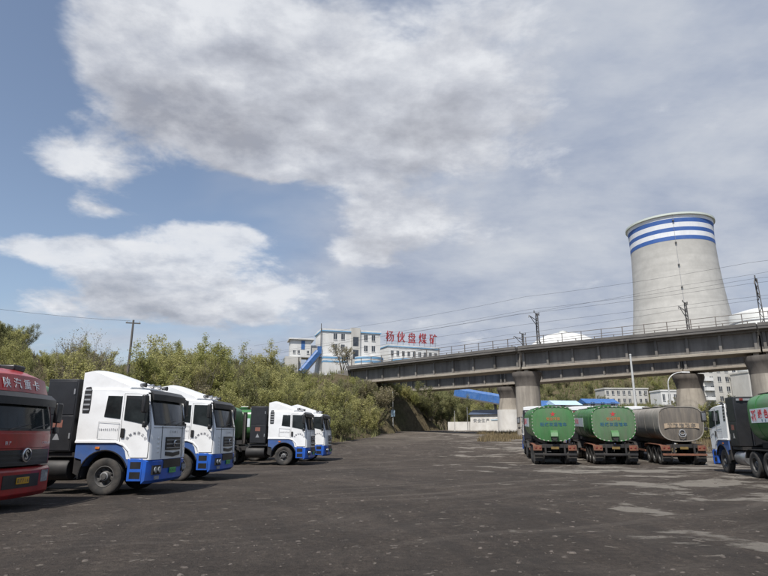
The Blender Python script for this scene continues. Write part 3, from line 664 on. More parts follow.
def sq_ring(cx, hw, z0, z1, n=40, p=4.2, p2=3.0):
    zc = z0+(z1-z0)*.53; out = []
    for k in range(n):
        t = 2*math.pi*k/n; c, s = math.cos(t), math.sin(t); e = p if s > 0 else p2
        r = (abs(c)**e+abs(s)**e)**(-1/e); zz = r*s*((z1-zc) if s > 0 else (zc-z0)); out.append((cx, r*c*hw, zc+zz))
    return out
XT0, XT1 = -3.15, -12.1
def trailer(root, S):
    tank, end = mt[S['tank']], mt[S['end']]
    Z0, Z1 = 1.38, 3.36; hw = 1.225
    rings = []
    for x, k, up in ((XT0+.0, .72, .25), (XT0-.10, .90, .12), (XT0-.28, .985, .02), (XT0-.5, 1, 0), (-6.0, 1, 0), (-9.0, 1, 0), (XT1+.12, 1, 0), (XT1+.02, .985, .01)):
        mid = (Z0+Z1)/2; rings.append(sq_ring(x, hw*k, mid+(Z0-mid)*k, mid+(Z1-mid)*k))
    tb = MB().loft(rings).build('tank', tank, root, smooth=40)
    for x in (-4.3, -6.6, -8.9, -11.0):
        a = sq_ring(x-.03, hw+.012, Z0-.012, Z1+.012); c = sq_ring(x+.03, hw+.012, Z0-.012, Z1+.012)
        MB().loft([sq_ring(x-.03, hw-.05, Z0+.05, Z1-.05), a, c, sq_ring(x+.03, hw-.05, Z0+.05, Z1-.05)], cap=False).build('tank_rib', tank, tb, smooth=40)
    # flat end door with a raised hoop
    pl = MB().loft([sq_ring(XT1+.02, hw*.975, Z0+.03, Z1-.03), sq_ring(XT1-.04, hw*.975, Z0+.03, Z1-.03), sq_ring(XT1-.10, hw*.6, Z0+.42, Z1-.42)]).build('tank_end', end, root, smooth=40)
    MB().loft([sq_ring(XT1+.06, hw*.97, Z0+.03, Z1-.03), sq_ring(XT1+.06, hw+.02, Z0-.02, Z1+.02), sq_ring(XT1-.07, hw+.02, Z0-.02, Z1+.02), sq_ring(XT1-.07, hw*.97, Z0+.03, Z1-.03)], cap=False).build('end_hoop', tank, root, smooth=40)
    if S['dash']:
        ring = sq_ring(XT1-.074, hw-.005, Z0+.01, Z1-.01, 132)
        for k in range(0, 132, 4):
            a, b_ = Vector(ring[k]), Vector(ring[(k+2) % 132]); c = (a+b_)/2; d = (b_-a); ang = math.atan2(d.z, d.y)
            MB().box((0, 0, 0), (.006, max(.06, d.length*.8), .042), Matrix.Rotation(ang, 3, 'X')).build('reflector', mt['reflect_white'], pl, smooth=0, loc=c)
        put_glyph('★', mt['txt_red'], pl, (XT1-.105, 0, 2.95), (0, -1, 0), (0, 0, 1), .32, bold=.02)
        put_text('安全环保', mt['txt_orange'], pl, (XT1-.108, 0, 2.66), (0, -1, 0), (0, 0, 1), .20, .20, bold=.012)
        put_text('粉煤灰运输车', mt['txt_blue'], pl, (XT1-.108, 0, 2.34), (0, -1, 0), (0, 0, 1), .235, .26, bold=.018)
        MB().loft([[(XT1-.09, y, 1.62), (XT1-.09, y, 2.0), (XT1-.30, y, 1.88), (XT1-.40, y, 1.66), (XT1-.38, y, 1.62)] for y in (-.20, -.16, 0, .16, .20)]).build('discharge_hood', mt['green_end'], pl)
        MB().lathe([(0, -.05), (.15, -.05), (.15, .22), (.11, .25), (0, .25)], 16, 'x', (XT1-.30, 0, 1.56)).build('outlet_valve', mt['chassis'], root)
    else:
        b_ = MB().loft([[(XT1-.10-.02*0, y, z) for z in (2.14-.05*(abs(y)/.95)**6, 2.42-.04*(abs(y)/.95)**4)]+[(XT1-.13, y, z) for z in (2.42-.04*(abs(y)/.95)**4, 2.14-.05*(abs(y)/.95)**6)] for y in lin(-.95, .95, 9)]).build('beige_band', mt['beige'], pl)
        put_text('粉粒物料车', mt['grey_end'], b_, (XT1-.135, 0, 2.28), (0, -1, 0), (0, 0, 1), .26, .32, bold=.035)
        MB().lathe([(.155, 0), (.18, -.02), (.155, -.06), (.12, -.06), (.12, 0)], 20, 'x', (XT1-.10, 0, 1.88), closed=True).build('outlet_ring', mt['steel'], root)
        MB().tube([(XT1-.12, .20, 1.80), (XT1-.17, .16, 1.68), (XT1-.18, .0, 1.62), (XT1-.17, -.16, 1.68), (XT1-.12, -.20, 1.80)], .026, 6).build('outlet_lever', mt['steel'], root)
    # side sign film and lettering
    if S['film']:
        for s in (-1, 1):
            MB().bb(-3.75, -8.6, s*(hw-.03), s*(hw+.013), 2.18, 2.74).build('sign_film', mt['panel_white'], tb)
            r = (1, 0, 0) if s < 0 else (-1, 0, 0); x0 = -4.05 if s > 0 else -8.35; dr = -1 if s > 0 else 1
            put_glyph('✈', mt['txt_red'], tb, (x0, s*(hw+.014), 2.47), r, (0, 0, 1), .42, bold=.02)
            for i, ch in enumerate('绿色运输'): put_glyph(ch, mt['txt_red'], tb, (x0+dr*(.62+i*.55), s*(hw+.014), 2.52), r, (0, 0, 1), .36, bold=.03)
            for i, ch in enumerate('安全文明'): put_glyph(ch, mt['txt_blue'], tb, (x0+dr*(.75+i*.3), s*(hw+.014), 2.26), r, (0, 0, 1), .12, bold=.015)
    for x in (-4.6, -7.4, -10.2):
        h = MB().lathe([(0, Z1-.02), (.27, Z1-.02), (.27, Z1+.10), (.30, Z1+.10), (.30, Z1+.14), (0, Z1+.17)], 18, 'z', (x, 0, 0)).build('manhole', tank, tb)
        MB().tube([(x-.2, 0, Z1+.20), (x+.32, 0, Z1+.20)], .02, 6).build('clamp', mt['steel'], h)
    for s in (-1, 1):
        MB().bb(-3.6, -11.8, s*.46, s*.78, Z1-.02, Z1+.015).build('walkway', mt['chassis'], tb)
    # hoist, frame, axles
    MB().tube([(-2.75, 0, 1.15), (-2.75, 0, 3.05)], .13, 14).build('hoist_cylinder', mt['chassis'], root)
    for s in (-1, 1):
        MB().tube([(-2.5, s*.75, 1.25), (-2.5, s*.75, 2.9)], .035, 6).build('front_pipe', mt['rail_steel'], root)
        MB().bb(-2.7, -11.9, s*.42, s*.54, 1.17, 1.40).build('trailer_rail', mt['chassis'], root)
        MB().bb(-6.0, -8.0, s*1.10, s*1.16, .62, .72).build('side_guard', mt['orange_guard'], root)
        for x in (-9.0, -10.25, -11.5): wheel(root, x, s*1.06, s, True, True)
        MB().loft([[(x0, s*.76, z0), (x0, s*1.24, z0), (x0, s*1.24, z0-.03), (x0, s*.76, z0-.03)] for x0, z0 in [(-8.25, .95), (-8.4, 1.13), (-9, 1.17), (-11.6, 1.17), (-12.05, 1.12), (-12.2, .88)]]).build('trailer_mudguard', mt['orange_guard'], root)
        MB().bb(-6.2, -6.32, s*.46, s*.56, .12, 1.2).build('landing_leg', mt['chassis'], root)
        MB().bb(-12.18, -12.24, s*.74, s*1.22, .84, 1.14).build('tail_lamp_board', mt['orange_guard'], root, .01)
        for y in (.84, 1.08): MB().bb(-12.235, -12.26, s*(y-.055), s*(y+.055), .95, 1.04).build('tail_lamp', mt['red_lamp'], root, .01)
        MB().bb(-12.0, -12.02, s*.74, s*1.22, .22, .86).build('mud_flap', mt['tyre'], root)
        MB().bb(-12.16, -12.26, s*.50, s*.60, .55, 1.2).build('bumper_bracket', mt['chassis'], root)
    for x in (-9.0, -10.25, -11.5): MB().tube([(x, -.95, WR), (x, .95, WR)], .075, 8).build('trailer_axle', mt['chassis'], root)
    MB().bb(-12.18, -12.28, -1.20, 1.20, .56, .68).build('under_run_bar', mt['orange_guard'] if not S['dash'] else mt['chassis'], root, .01)
    MB().bb(-12.262, -12.275, -.22, .22, .92, 1.06).build('number_plate', mt['plate_dirty'], root)
    MB().bb(-11.9, -12.15, -.9, .9, 1.0, 1.2).build('rear_cross_member', mt['chassis'], root)

WHITE = dict(kind='white', body='white', lower='blue', top=3.10, ws=(1.98, 2.92), front=[(.9, 1.50), (1.98, 1.47), (2.92, 1.22), (3.3, 1.0)], fairing=True, box=True)
RED = dict(kind='red', body='red', lower='red', top=3.06, ws=(1.80, 2.60), front=[(.9, 1.50), (1.80, 1.47), (2.60, 1.34), (3.3, 1.1)], fairing=False, box=False)
GREEN = dict(tank='green', end='green_end', dash=True, film=True)
DULL = dict(tank='green', end='green_dull', dash=True, film=True)
GREY = dict(tank='grey_tank', end='grey_end', dash=False, film=False)
GRP = 'white and blue tank lorries parked in the coal yard'
base_cab = empty('tank_lorry', (0, 0, 0)); tractor(base_cab, WHITE); trailer(base_cab, GREEN)
def place(o, x, y, rz, label, group, cat='lorry'):
    yr = y-10.9*math.sin(R(rz)); zf, zr = lot_zz(y), lot_zz(yr)          # the yard rises gently: rest on front and rear axles
    o.location = (x, y, zf); o.rotation_euler = (0, -math.atan2(zf-zr, 10.9), R(rz)); tag(o, label, cat, group); return o
left = [(-8.10, 18.85, -4, 'nearest white and blue tank lorry with dark box behind the cab, beside the red lorry'),
        (-7.80, 24.3, -4, 'white and blue tank lorry right behind the nearest white one, its box hidden'),
        (-5.75, 36.0, -4, 'white and blue tank lorry in the farther pair, black box and green tank showing'),
        (-5.15, 40.6, -4, 'farthest white and blue lorry on the left, cab peeking out behind its neighbour')]
for i, (x, y, rz, lb) in enumerate(left):
    place(base_cab if i == 0 else copy_tree(base_cab), x, y, rz, lb, GRP)
rr_ = place(copy_tree(base_cab), 17.1, 27.9, 79, 'low roofed white and blue tank lorry at the right edge seen from behind its box', GRP)
for ch in list(rr_.children):
    if ch.name.startswith('roof_fairing'): bpy.data.objects.remove(ch)
def rear_at(x, y, rz):        # root position that puts the tank's rear end at (x, y)
    a = R(rz); return x+12.1*math.cos(a), y+12.1*math.sin(a)
HD = 79.5
p = rear_at(10.1, 35.4, HD); place(copy_tree(base_cab), p[0], p[1], HD, 'tank lorry with bright green tank end, leftmost of the three seen from behind', 'tank lorries parked with their rears to the yard')
o2 = empty('tank_lorry'); tractor(o2, WHITE); trailer(o2, DULL)
p = rear_at(13.65, 35.3, HD); place(o2, p[0], p[1], HD, 'tank lorry with dull green tank end, middle of the three seen from behind', 'tank lorries parked with their rears to the yard')
o3 = empty('tank_lorry'); tractor(o3, WHITE); trailer(o3, GREY)
p = rear_at(17.5, 35.0, HD); place(o3, p[0], p[1], HD, 'tank lorry with dirty grey tank end and beige lettered band', 'tank lorries parked with their rears to the yard')
o4 = empty('red_lorry'); tractor(o4, RED); trailer(o4, GREEN)
place(o4, -10.1, 14.4, -2, 'dark red lorry with white characters above the windshield, at the left edge', None)

# ------------------------------------------------------------------ railway viaducts
def perp(d): return Vector((-d.y, d.x, 0))
def span_frame(a, b):
    d = Vector((b[0]-a[0], b[1]-a[1], 0)); Ln = d.length; return Ln, math.atan2(d.y, d.x)
def viaduct(name, pts, ztop, label, pier_at, flare=1.0, wash=None, rail_side=(-1, 1)):
    root = empty(name, (pts[0][0], pts[0][1], 0)); org = Vector((pts[0][0], pts[0][1], 0))
    tag(root, label, 'viaduct', 'railway viaducts crossing behind the yard')
    HG, HS = 2.30, .38
    for a, b in zip(pts, pts[1:]):
        Ln, an = span_frame(a, b); base = Vector((a[0], a[1], 0))-org
        def put(mb, nm, mat, par=None, bevel=0):
            o = mb.build(nm, mat, par or root, bevel)
            if par is None: o.location = base; o.rotation_euler = (0, 0, an)
            return o
        e = .06
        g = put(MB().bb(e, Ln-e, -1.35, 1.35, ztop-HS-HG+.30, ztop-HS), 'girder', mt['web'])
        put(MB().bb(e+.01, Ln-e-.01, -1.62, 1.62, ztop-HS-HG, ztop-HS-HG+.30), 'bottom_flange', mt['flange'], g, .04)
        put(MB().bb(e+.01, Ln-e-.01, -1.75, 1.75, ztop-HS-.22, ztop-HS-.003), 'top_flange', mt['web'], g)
        n = max(4, int(Ln/3.2))
        for k in range(n+1):
            x = .4+(Ln-.8)*k/n
            for s in (-1, 1): put(MB().bb(x-.13, x+.13, s*1.34, s*1.60, ztop-HS-HG+.29, ztop-HS-.21), 'rib', mt['web'], g)
        sl_ = put(MB().bb(e, Ln-e, -2.45, 2.45, ztop-HS, ztop), 'deck_slab', mt['slab'])
        put(MB().bb(e, Ln-e, -2.50, -2.28, ztop-.12, ztop+.22), 'kerb', mt['slab'], sl_)
        put(MB().bb(e, Ln-e, 2.28, 2.50, ztop-.12, ztop+.22), 'kerb', mt['slab'], sl_)
        put(MB().bb(e, Ln-e, -2.1, 2.1, ztop-.01, ztop+.18), 'ballast', mt['slab'], sl_)
        for s in (-.75, .75): put(MB().bb(e, Ln-e, s-.04, s+.04, ztop+.17, ztop+.36), 'rail', mt['rail_steel'], sl_)
        for s in rail_side:
            rl = put(MB().tube([(0, s*2.42, ztop+1.25), (Ln, s*2.42, ztop+1.25)], .035, 5), 'railing', mt['rail_steel'])
            put(MB().tube([(0, s*2.42, ztop+.75), (Ln, s*2.42, ztop+.75)], .025, 5), 'lower_rail', mt['rail_steel'], rl)
            pm = MB().bb(-.04, .04, -.04, .04, 0, 1.14).mesh('post', mt['rail_steel'], 0); m_ = max(3, int(Ln/2.2))
            for k in range(m_): inst('post', pm, rl, (Ln*(k+.5)/m_, s*2.42, ztop+.15))
    for i in pier_at:
        x, y = pts[i]; a = pts[max(i-1, 0)]; b = pts[min(i+1, len(pts)-1)]; _, an = span_frame(a, b)
        zb = ztop-HS-HG; zg = min(hill_z(x, y), lot_zz(y))-.5
        def oval(r, z, ex=1.0): return [(r*math.cos(t), r*ex*math.sin(t), z) for t in lin(0, 2*math.pi*27/28, 28)]
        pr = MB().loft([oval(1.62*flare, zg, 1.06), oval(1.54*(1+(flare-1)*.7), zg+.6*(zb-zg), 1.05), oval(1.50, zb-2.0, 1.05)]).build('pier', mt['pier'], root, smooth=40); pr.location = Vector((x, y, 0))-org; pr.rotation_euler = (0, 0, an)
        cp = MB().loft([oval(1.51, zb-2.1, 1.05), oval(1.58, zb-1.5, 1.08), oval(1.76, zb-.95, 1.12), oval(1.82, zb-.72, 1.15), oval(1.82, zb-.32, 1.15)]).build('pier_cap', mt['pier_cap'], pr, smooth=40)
        for sx in (-.55, .55):
            for sy in (-.9, .9): MB().bb(sx-.25, sx+.25, sy-.3, sy+.3, zb-.33, zb-.01).build('bearing', mt['flange'], cp)
        if wash and i in wash:
            MB().loft([oval(2.06, zg, 1.05), oval(1.95, wash[i], 1.05), oval(1.56, wash[i]+.001, 1.05)]).build('whitewashed_base', mt['whitewash'], pr, smooth=40)
    return root
def mast(pt, an, z0, side, h, label):
    root = empty('catenary_mast', (pt[0], pt[1], z0), an); tag(root, label, 'mast', 'catenary masts on the railway viaducts')
    for sx in (-.18, .18):
        for sy in (-.14, .14): MB().tube([(sx, sy, -.3), (sx*.6, sy*.6, h)], .045, 5).build('mast_leg', mt['mast'], root)
    n = 9
    for k in range(n):
        za, zb = h*k/n, h*(k+1)/n
        for sy in (-.14, .14):
            f = 1-.4*k/n; g_ = 1-.4*(k+1)/n; q = 1 if k % 2 else -1
            MB().tube([(-.18*q*f, sy*f, za), (.18*q*g_, sy*g_, zb)], .026, 4).build('lacing_bar', mt['mast'], root)
    MB().tube([(0, 0, h*.80), (0, side*2.6, h*.86), (0, side*2.7, h*.80)], .05, 5).build('cantilever_arm', mt['mast'], root)
    MB().tube([(0, 0, h*.64), (0, side*2.2, h*.84)], .05, 5).build('cantilever_brace', mt['mast'], root)
    MB().tube([(0, -side*.9, h*.97), (0, side*.9, h*1.0)], .05, 5).build('top_arm', mt['mast'], root)
    for y in (-side*.8, side*.8): MB().lathe([(0, 0), (.09, .04), (.04, .1), (.09, .16), (.04, .22), (.09, .28), (0, .34)], 8, 'z', (0, y, h*.985)).build('insulator', mt['mast'], root)
    return root
ZT = 12.55
NEAR = [(-4.5, 97.5), (18.6, 75.6), (39.3, 59.6), (60.5, 43.5)]
FAR = [(-1.0, 115.0), (20.2, 94.5), (39.0, 74.5), (58.0, 54.5)]
viaduct('railway_viaduct', NEAR, ZT, 'nearer weathered concrete railway viaduct with railing, spanning behind the tank lorries', (1, 2, 3))
viaduct('railway_viaduct', FAR, ZT-.4, 'farther concrete railway viaduct showing just below the nearer girders', (1, 2, 3), 1.22, {1: 5.6})
abut = empty('bridge_abutment', (-4.5, 97.5, 0)); tag(abut, 'concrete abutment where the nearer viaduct meets the bushy bank', 'abutment')
_, an0 = span_frame(NEAR[0], NEAR[1])
o = MB().bb(-2.5, -.02, -2.2, 2.2, 6, ZT-.4).build('abutment_block', mt['web'], abut, .05); o.rotation_euler = (0, 0, an0)
def along(pts, s):
    for a, b in zip(pts, pts[1:]):
        Ln, an = span_frame(a, b)
        if s <= Ln: return (a[0]+math.cos(an)*s, a[1]+math.sin(an)*s, an)
        s -= Ln
    return (pts[-1][0], pts[-1][1], an)
def mast_on(px, pts, off, h, side, label, zt):
    best = min((abs(384+FPX*q[0]/(q[1]*math.cos(PITCH)+(zt+3-CAMH)*math.sin(PITCH))-px), q) for q in (along(pts, s*.25) for s in range(0, 330)))
    x, y, an = best[1]; return mast((x-math.sin(an)*off, y+math.cos(an)*off, 0), an, zt+.1, side, h, label)
mast_on(531, NEAR, 2.3, 5.1, -1, 'taller grey catenary mast above the near pier, before the white dome', ZT)
mast_on(516, FAR, 2.2, 5.4, -1, 'smaller catenary mast just left of the one before the dome', ZT)
mast_on(757, NEAR, 2.3, 5.7, -1, 'largest catenary mast, near the right edge above the deck railing', ZT)
mast_on(682, FAR, 2.2, 6.4, -1, 'catenary mast standing in front of the cooling tower', ZT)
def wire(name, pts, sag, label, r=.022, cat='wire', group=None):
    path = []
    for a, b in zip(pts, pts[1:]):
        a, b = Vector(a), Vector(b)
        for k in range(8):
            t = k/8; p_ = a.lerp(b, t); p_.z -= sag*4*t*(1-t); path.append(p_)
    path.append(Vector(pts[-1])); o = MB().tube(path, r, 4).build(name, mt['wire'])
    return tag(o, label, cat, group)
wl = [('lowest overhead wire running above the near viaduct railing', 0, 3.4, .0), ('second overhead wire up above the near viaduct', -1.2, 4.6, .15), ('third overhead wire up, crossing before the cooling tower', 1.6, 5.7, .2), ('topmost overhead wire above the near viaduct', 1.0, 7.4, .25)]
for lb, off, dz, sag in wl:
    pts = []
    for (x, y) in [(-28, 120)]+NEAR+[(84, 25)]:
        an = -.72; pts.append((x-math.sin(an)*off, y+math.cos(an)*off, ZT+dz))
    wire('overhead_wire', pts, sag, lb, .013, 'wire', 'overhead wires along the viaducts')
for lb, off, dz in [('overhead wire over the farther viaduct, lower one', 0, 5.2), ('overhead wire over the farther viaduct, upper one', 1.2, 8.6)]:
    wire('overhead_wire', [(x, y+off, ZT+dz) for x, y in [(-24, 137)]+FAR+[(84, 28)]], .2, lb, .014, 'wire', 'overhead wires along the viaducts')

# ------------------------------------------------------------------ cooling tower
def cooling_tower():
    D = 302.0; c = at(682.5, 332, D); cx, cy = c.x, c.y; H = 112.5; rt = 22.2
    def rad(z):
        zt_ = H*.90; k = (z-zt_)/(H*.56 if z < zt_ else H*.30)
        return 20.7*math.sqrt(1+k*k*.62)
    root = empty('cooling_tower', (cx, cy, 0)); tag(root, 'tall concrete cooling tower with blue and white bands below its rim', 'cooling tower')
    zs = lin(0, H-2.2, 44); seg = 96
    bands = [('white_band', 'tower_white', H-2.8, H-1.0), ('blue_band', 'tower_blue', H-5.0, H-2.8), ('white_band', 'tower_white', H-7.5, H-5.0), ('blue_band', 'tower_blue', H-9.6, H-7.5), ('white_band', 'tower_white', H-12.1, H-9.6), ('blue_band', 'tower_blue', H-14.2, H-12.1)]
    prof = [(rad(z), z) for z in zs]+[(rad(H-1), H-1), (rad(H)-.9, H-1), (rad(H*.9)-.9, H*.9), (rad(H*.7)-.9, H*.7)]
    sh = MB().lathe(prof, seg).build('shell', mt['tower'], root)
    for nm, mm, a, b_ in bands:
        q = [(rad(z)+.06, z) for z in lin(a, b_, 4)]; MB().lathe(q+[(q[-1][0]-.2, b_), (q[0][0]-.2, a)], seg, closed=True).build(nm, mt[mm], root)
    r1 = rad(H); MB().lathe([(r1-.9, H-1), (r1+.75, H-1), (r1+.75, H), (r1-.9, H)], seg, closed=True).build('rim_walkway', mt['tower_rim'], root)
    ta = math.atan2(-cy, -cx)+R(6)
    ld = MB().tube([((rad(z)+.45)*math.cos(ta), (rad(z)+.45)*math.sin(ta), z) for z in lin(3, H-.5, 30)], .07, 5).build('ladder', mt['steel'], root)
    for z in lin(14, H-4, 9):
        q = rad(z)+.6; MB().box((q*math.cos(ta), q*math.sin(ta), z), (.7, .9, .5), Matrix.Rotation(ta, 3, 'Z')).build('ladder_landing', mt['mast'], ld)
cooling_tower()

# ------------------------------------------------------------------ buildings
def window_rect(parent, x, y, z, ww, hh, frame=None, depth=.12):     # in a facade's local frame: facade at y, looking to -y
    wd = MB().bb(x-ww/2, x+ww/2, y-.03, y+.1, z, z+hh).build('window', mt['pane'], parent)
    MB().bb(x-ww/2-.08, x+ww/2+.08, y-.16, y-.002, z-.12, z-.005).build('sill', mt['wall_white'], wd)
    MB().bb(x-.04, x+.04, y-.06, y-.031, z, z+hh).build('mullion', mt['wall_white'], wd)
    return wd
def house(name, px, py_base, D, yaw, L_, W_, H_, label, wallm='wall_white', zbase=None):
    p = at(px, py_base, D); root = empty(name, p, R(yaw)); tag(root, label, 'building')
    MB().bb(0, L_, 0, W_, -6, H_).build('wall', mt[wallm], root); return root
# mine office: long block with stripes and rounded bays, lower wing with the big red characters
mo = house('mine_office', 321, 365, 182, 17, 19.5, 11, 11.6, 'white four storey mine office with blue roof stripes on the hilltop')
MB().bb(-.25, 19.75, -.25, 11.25, 11.0, 11.75).build('parapet', mt['wall_white'], mo)
MB().bb(-.29, 19.79, -.29, 11.29, 10.85, 11.2).build('blue_stripe', mt['stripe_blue'], mo)
MB().bb(-.03, 3.3, -.02, .2, -1, 10.8).build('corner_panel', mt['wall_white'], mo)
MB().bb(9.6, 12.6, -.5, 1.5, -1, 12.4).build('stair_tower', mt['wall_cream'], mo)
for z in (2.0, 6.2): MB().bb(10.2, 12.0, -.53, -.3, z+.2, z+3.2).build('stair_window', mt['pane'], mo)
for fl in range(3):
    for k in range(6):
        x = 4.4+k*2.55
        if 9.2 < x < 13: continue
        window_rect(mo, x, 0, 1.4+fl*3.5, 1.15, 1.9)
for k, (x, r) in enumerate(((15.6, 5.0),)):
    bay = MB().lathe([(r, -4), (r, 2.9), (0, 3.0)], 40, 'z', (x, 1.0, 0)).build('rounded_bay', mt['wall_white'], mo)
    for z in (.9, 2.1): MB().lathe([(r+.05, z), (r+.05, z+.65), (r-.1, z+.65), (r-.1, z)], 40, 'z', (x, 1.0, 0), closed=True).build('blue_stripe', mt['stripe_blue'], bay)
lb_ = MB().bb(0.2, 8.0, -2.6, -.1, -4, 2.7).build('low_annex', mt['wall_white'], mo)
for z in (.7, 1.9): MB().bb(.15, 8.05, -2.66, -.2, z, z+.5).build('blue_stripe', mt['stripe_blue'], lb_)
MB().tube([(-.3, -.4, -2), (-.3, -.4, 13.2)], .12, 6).build('lightning_rod', mt['mast'], mo)
wg = house('mine_wing', 388, 362, 199, 24, 20.5, 10, 5.6, 'low white wing with blue stripes and small windows, right of the mine office')
MB().bb(-.2, 20.7, -.2, 10.2, 5.5, 6.2).build('parapet', mt['wall_white'], wg)
MB().bb(-.24, 20.74, -.24, 10.24, 5.45, 5.75).build('blue_stripe', mt['stripe_blue'], wg)
for k in range(9): window_rect(wg, 1.6+k*2.15, 0, 2.3, 1.0, 1.8)
rb = MB().lathe([(4.6, -4), (4.6, 1.2), (0, 1.3)], 36, 'z', (5.6, -1.5, 0)).build('rounded_bay', mt['wall_white'], wg)
for z in (-.6, .3): MB().lathe([(4.65, z), (4.65, z+.5), (4.5, z+.5), (4.5, z)], 36, 'z', (5.6, -1.5, 0), closed=True).build('blue_stripe', mt['stripe_blue'], rb)
sg = empty('rooftop_sign', wg.location+Vector((0, 0, 6.2)), R(24)); tag(sg, 'five big red characters standing on the low wing roof', 'sign')
for i, ch in enumerate('杨伙盘煤矿'):
    put_glyph(ch, mt['sign_red'], sg, (.9+i*4.3, .3, 2.9), (1, 0, 0), (0, 0, 1), 4.1, 5.0, bold=.0, wide=.80, name='character')
    for s in (-1, 1): MB().tube([(.9+i*4.3+s*1.0, .75, -.5), (.9+i*4.3+s*1.0, .75, 4.2)], .07, 4).build('sign_post', mt['mast'], sg)
MB().tube([(-1.2, .85, 1.4), (20, .85, 1.4)], .06, 4).build('sign_rail', mt['mast'], sg)
# transfer house left of the office, on legs, with its blue conveyor gallery
th = empty('transfer_house', at(290, 360, 180), R(14)); tag(th, 'small white transfer house on legs with overhanging flat roof, left of the mine office', 'building')
MB().bb(0, 6.4, 0, 6, 1.0, 6.5).build('wall', mt['wall_white'], th)
MB().bb(-.6, 7.4, -.7, 6.8, 6.5, 6.9).build('roof', mt['wall_white'], th, .03)
MB().bb(-1.6, 2.5, -1, 2, -5, 1.0).build('plinth', mt['wall_cream'], th)
for x in (.3, 3.2, 6.0):
    for y in (.3, 5.6): MB().bb(x-.25, x+.25, y-.25, y+.25, -6, 1.0).build('leg', mt['wall_cream'], th)
MB().bb(3.3, 4.5, -.04, .2, 3.4, 6.2).build('blue_window', mt['roof_blue'], th)
for x in (1.2, 2.6, 5.5): window_rect(th, x, 0, 2.2, .7, .9)
MB().bb(6.4, 8.9, .5, 4, 1.2, 4.9).build('side_room', mt['wall_cream'], th)
MB().bb(8.5, 9.7, -.6, 3, 1.2, 4.6).build('blue_panel', mt['roof_blue'], th)
def gallery(name, a, b, wd, hh, label, matn='roof_blue', legs=()):
    a, b = Vector(a), Vector(b); root = empty(name, a); tag(root, label, 'conveyor'); d = b-a; Ln = d.length; q = d.to_track_quat('X', 'Z')
    def put(mb, nm, mm, par=None):
        o = mb.build(nm, mt[mm], par or root)
        if par is None: o.rotation_mode = 'QUATERNION'; o.rotation_quaternion = q
        return o
    s_ = put(MB().loft([[(x, -wd/2, 0), (x, -wd/2, hh*.75), (x, -wd*.3, hh), (x, wd*.3, hh), (x, wd/2, hh*.75), (x, wd/2, 0)] for x in (0, Ln)]), 'gallery_shell', matn)
    n = int(Ln/3)
    for k in range(1, n): put(MB().bb(Ln*k/n-.08, Ln*k/n+.08, -wd/2-.06, wd/2+.06, .05, hh*.74), 'seam_rib', matn, s_)
    put(MB().bb(0, Ln, -wd/2-.1, wd/2+.1, -.35, -.01), 'truss', 'mast')
    for t in legs:
        p_ = d*t; MB().tube([(p_.x, p_.y, p_.z), (p_.x, p_.y, -a.z-1)], .35, 6).build('trestle_leg', mt['mast'], root)
    return root
gallery('conveyor_gallery', at(303, 374, 172), at(320, 354, 176), 1.6, 1.7, 'short blue conveyor slanting down beside the small transfer house')
gallery('conveyor_gallery', at(455, 396, 150), at(548, 412, 140), 2.6, 2.3, 'long blue conveyor gallery descending under the viaduct behind the piers', legs=(.45, .8))
# small whitewashed house by the underpass road
def small_house():
    p = at(471, 433, 97); z = lot_zz(p.y)-.1; root = empty('small_house', (p.x, p.y, z), R(-28)); tag(root, 'small whitewashed house with slate blue roof beside the underpass road', 'building')
    MB().bb(0, 6.2, 0, 4.2, -.5, 2.75).build('wall', mt['whitewash'], root)
    MB().loft([[(-.3, -.3, 2.75), (-.3, 2.1, 3.55), (-.3, 4.5, 2.75)], [(6.5, -.3, 2.75), (6.5, 2.1, 3.55), (6.5, 4.5, 2.75)]]).build('roof', mt['roof_slate'], root)
    put_text('安全生产', mt['steel'], root, (1.9, -.02, 1.75), (1, 0, 0), (0, 0, 1), .65, .72, bold=.02)
    put_text('责任', mt['steel'], root, (4.9, -.02, 1.75), (1, 0, 0), (0, 0, 1), .55, .62, bold=.02)
    MB().bb(-4.6, -.02, 1.2, 4.2, -.5, 1.6).build('yard_wall', mt['whitewash'], root)
    MB().tube([(-.6, .2, 0), (-.6, .2, 4.0)], .05, 6).build('flue_pipe', mt['steel'], root)
small_house()
ww = empty('yard_wall', at(492, 433, 93), R(-30)); tag(ww, 'low white wall section running from the small house to the piers', 'wall')
MB().bb(0, 6.0, 0, .3, -1.2, 2.0).build('wall_panel', mt['whitewash'], ww); MB().bb(-.08, 6.08, -.08, .38, 2.0, 2.14).build('coping', mt['roof_pale'], ww)
def shed(px, py, D, yaw, L_, W_, H_, label, roofm):
    p = at(px, py, D); root = empty('storage_shed', p, R(yaw)); tag(root, label, 'shed')
    MB().bb(0, L_, 0, W_, -5, H_).build('wall', mt['wall_white'], root)
    MB().loft([[(-.5, -.5, H_), (-.5, W_/2, H_+W_*.22), (-.5, W_+.5, H_)], [(L_+.5, -.5, H_), (L_+.5, W_/2, H_+W_*.22), (L_+.5, W_+.5, H_)]]).build('roof', mt[roofm], root)
    for k in range(int(L_/3)): window_rect(root, 1.5+k*3, 0, H_*.35, 1.1, 1.0)
shed(532, 413, 128, 8, 7, 7, 1.4, 'shed with deep blue roof just right of the pier, behind the first tanker', 'roof_blue')
shed(557, 411, 126, 10, 5.5, 5, 1.3, 'shed with pale blue roof above the first green tanker', 'roof_pale')
shed(588, 407, 165, 5, 9, 7, 1.0, 'long shed with dusty blue roof left of the tall white pole', 'roof_blue')
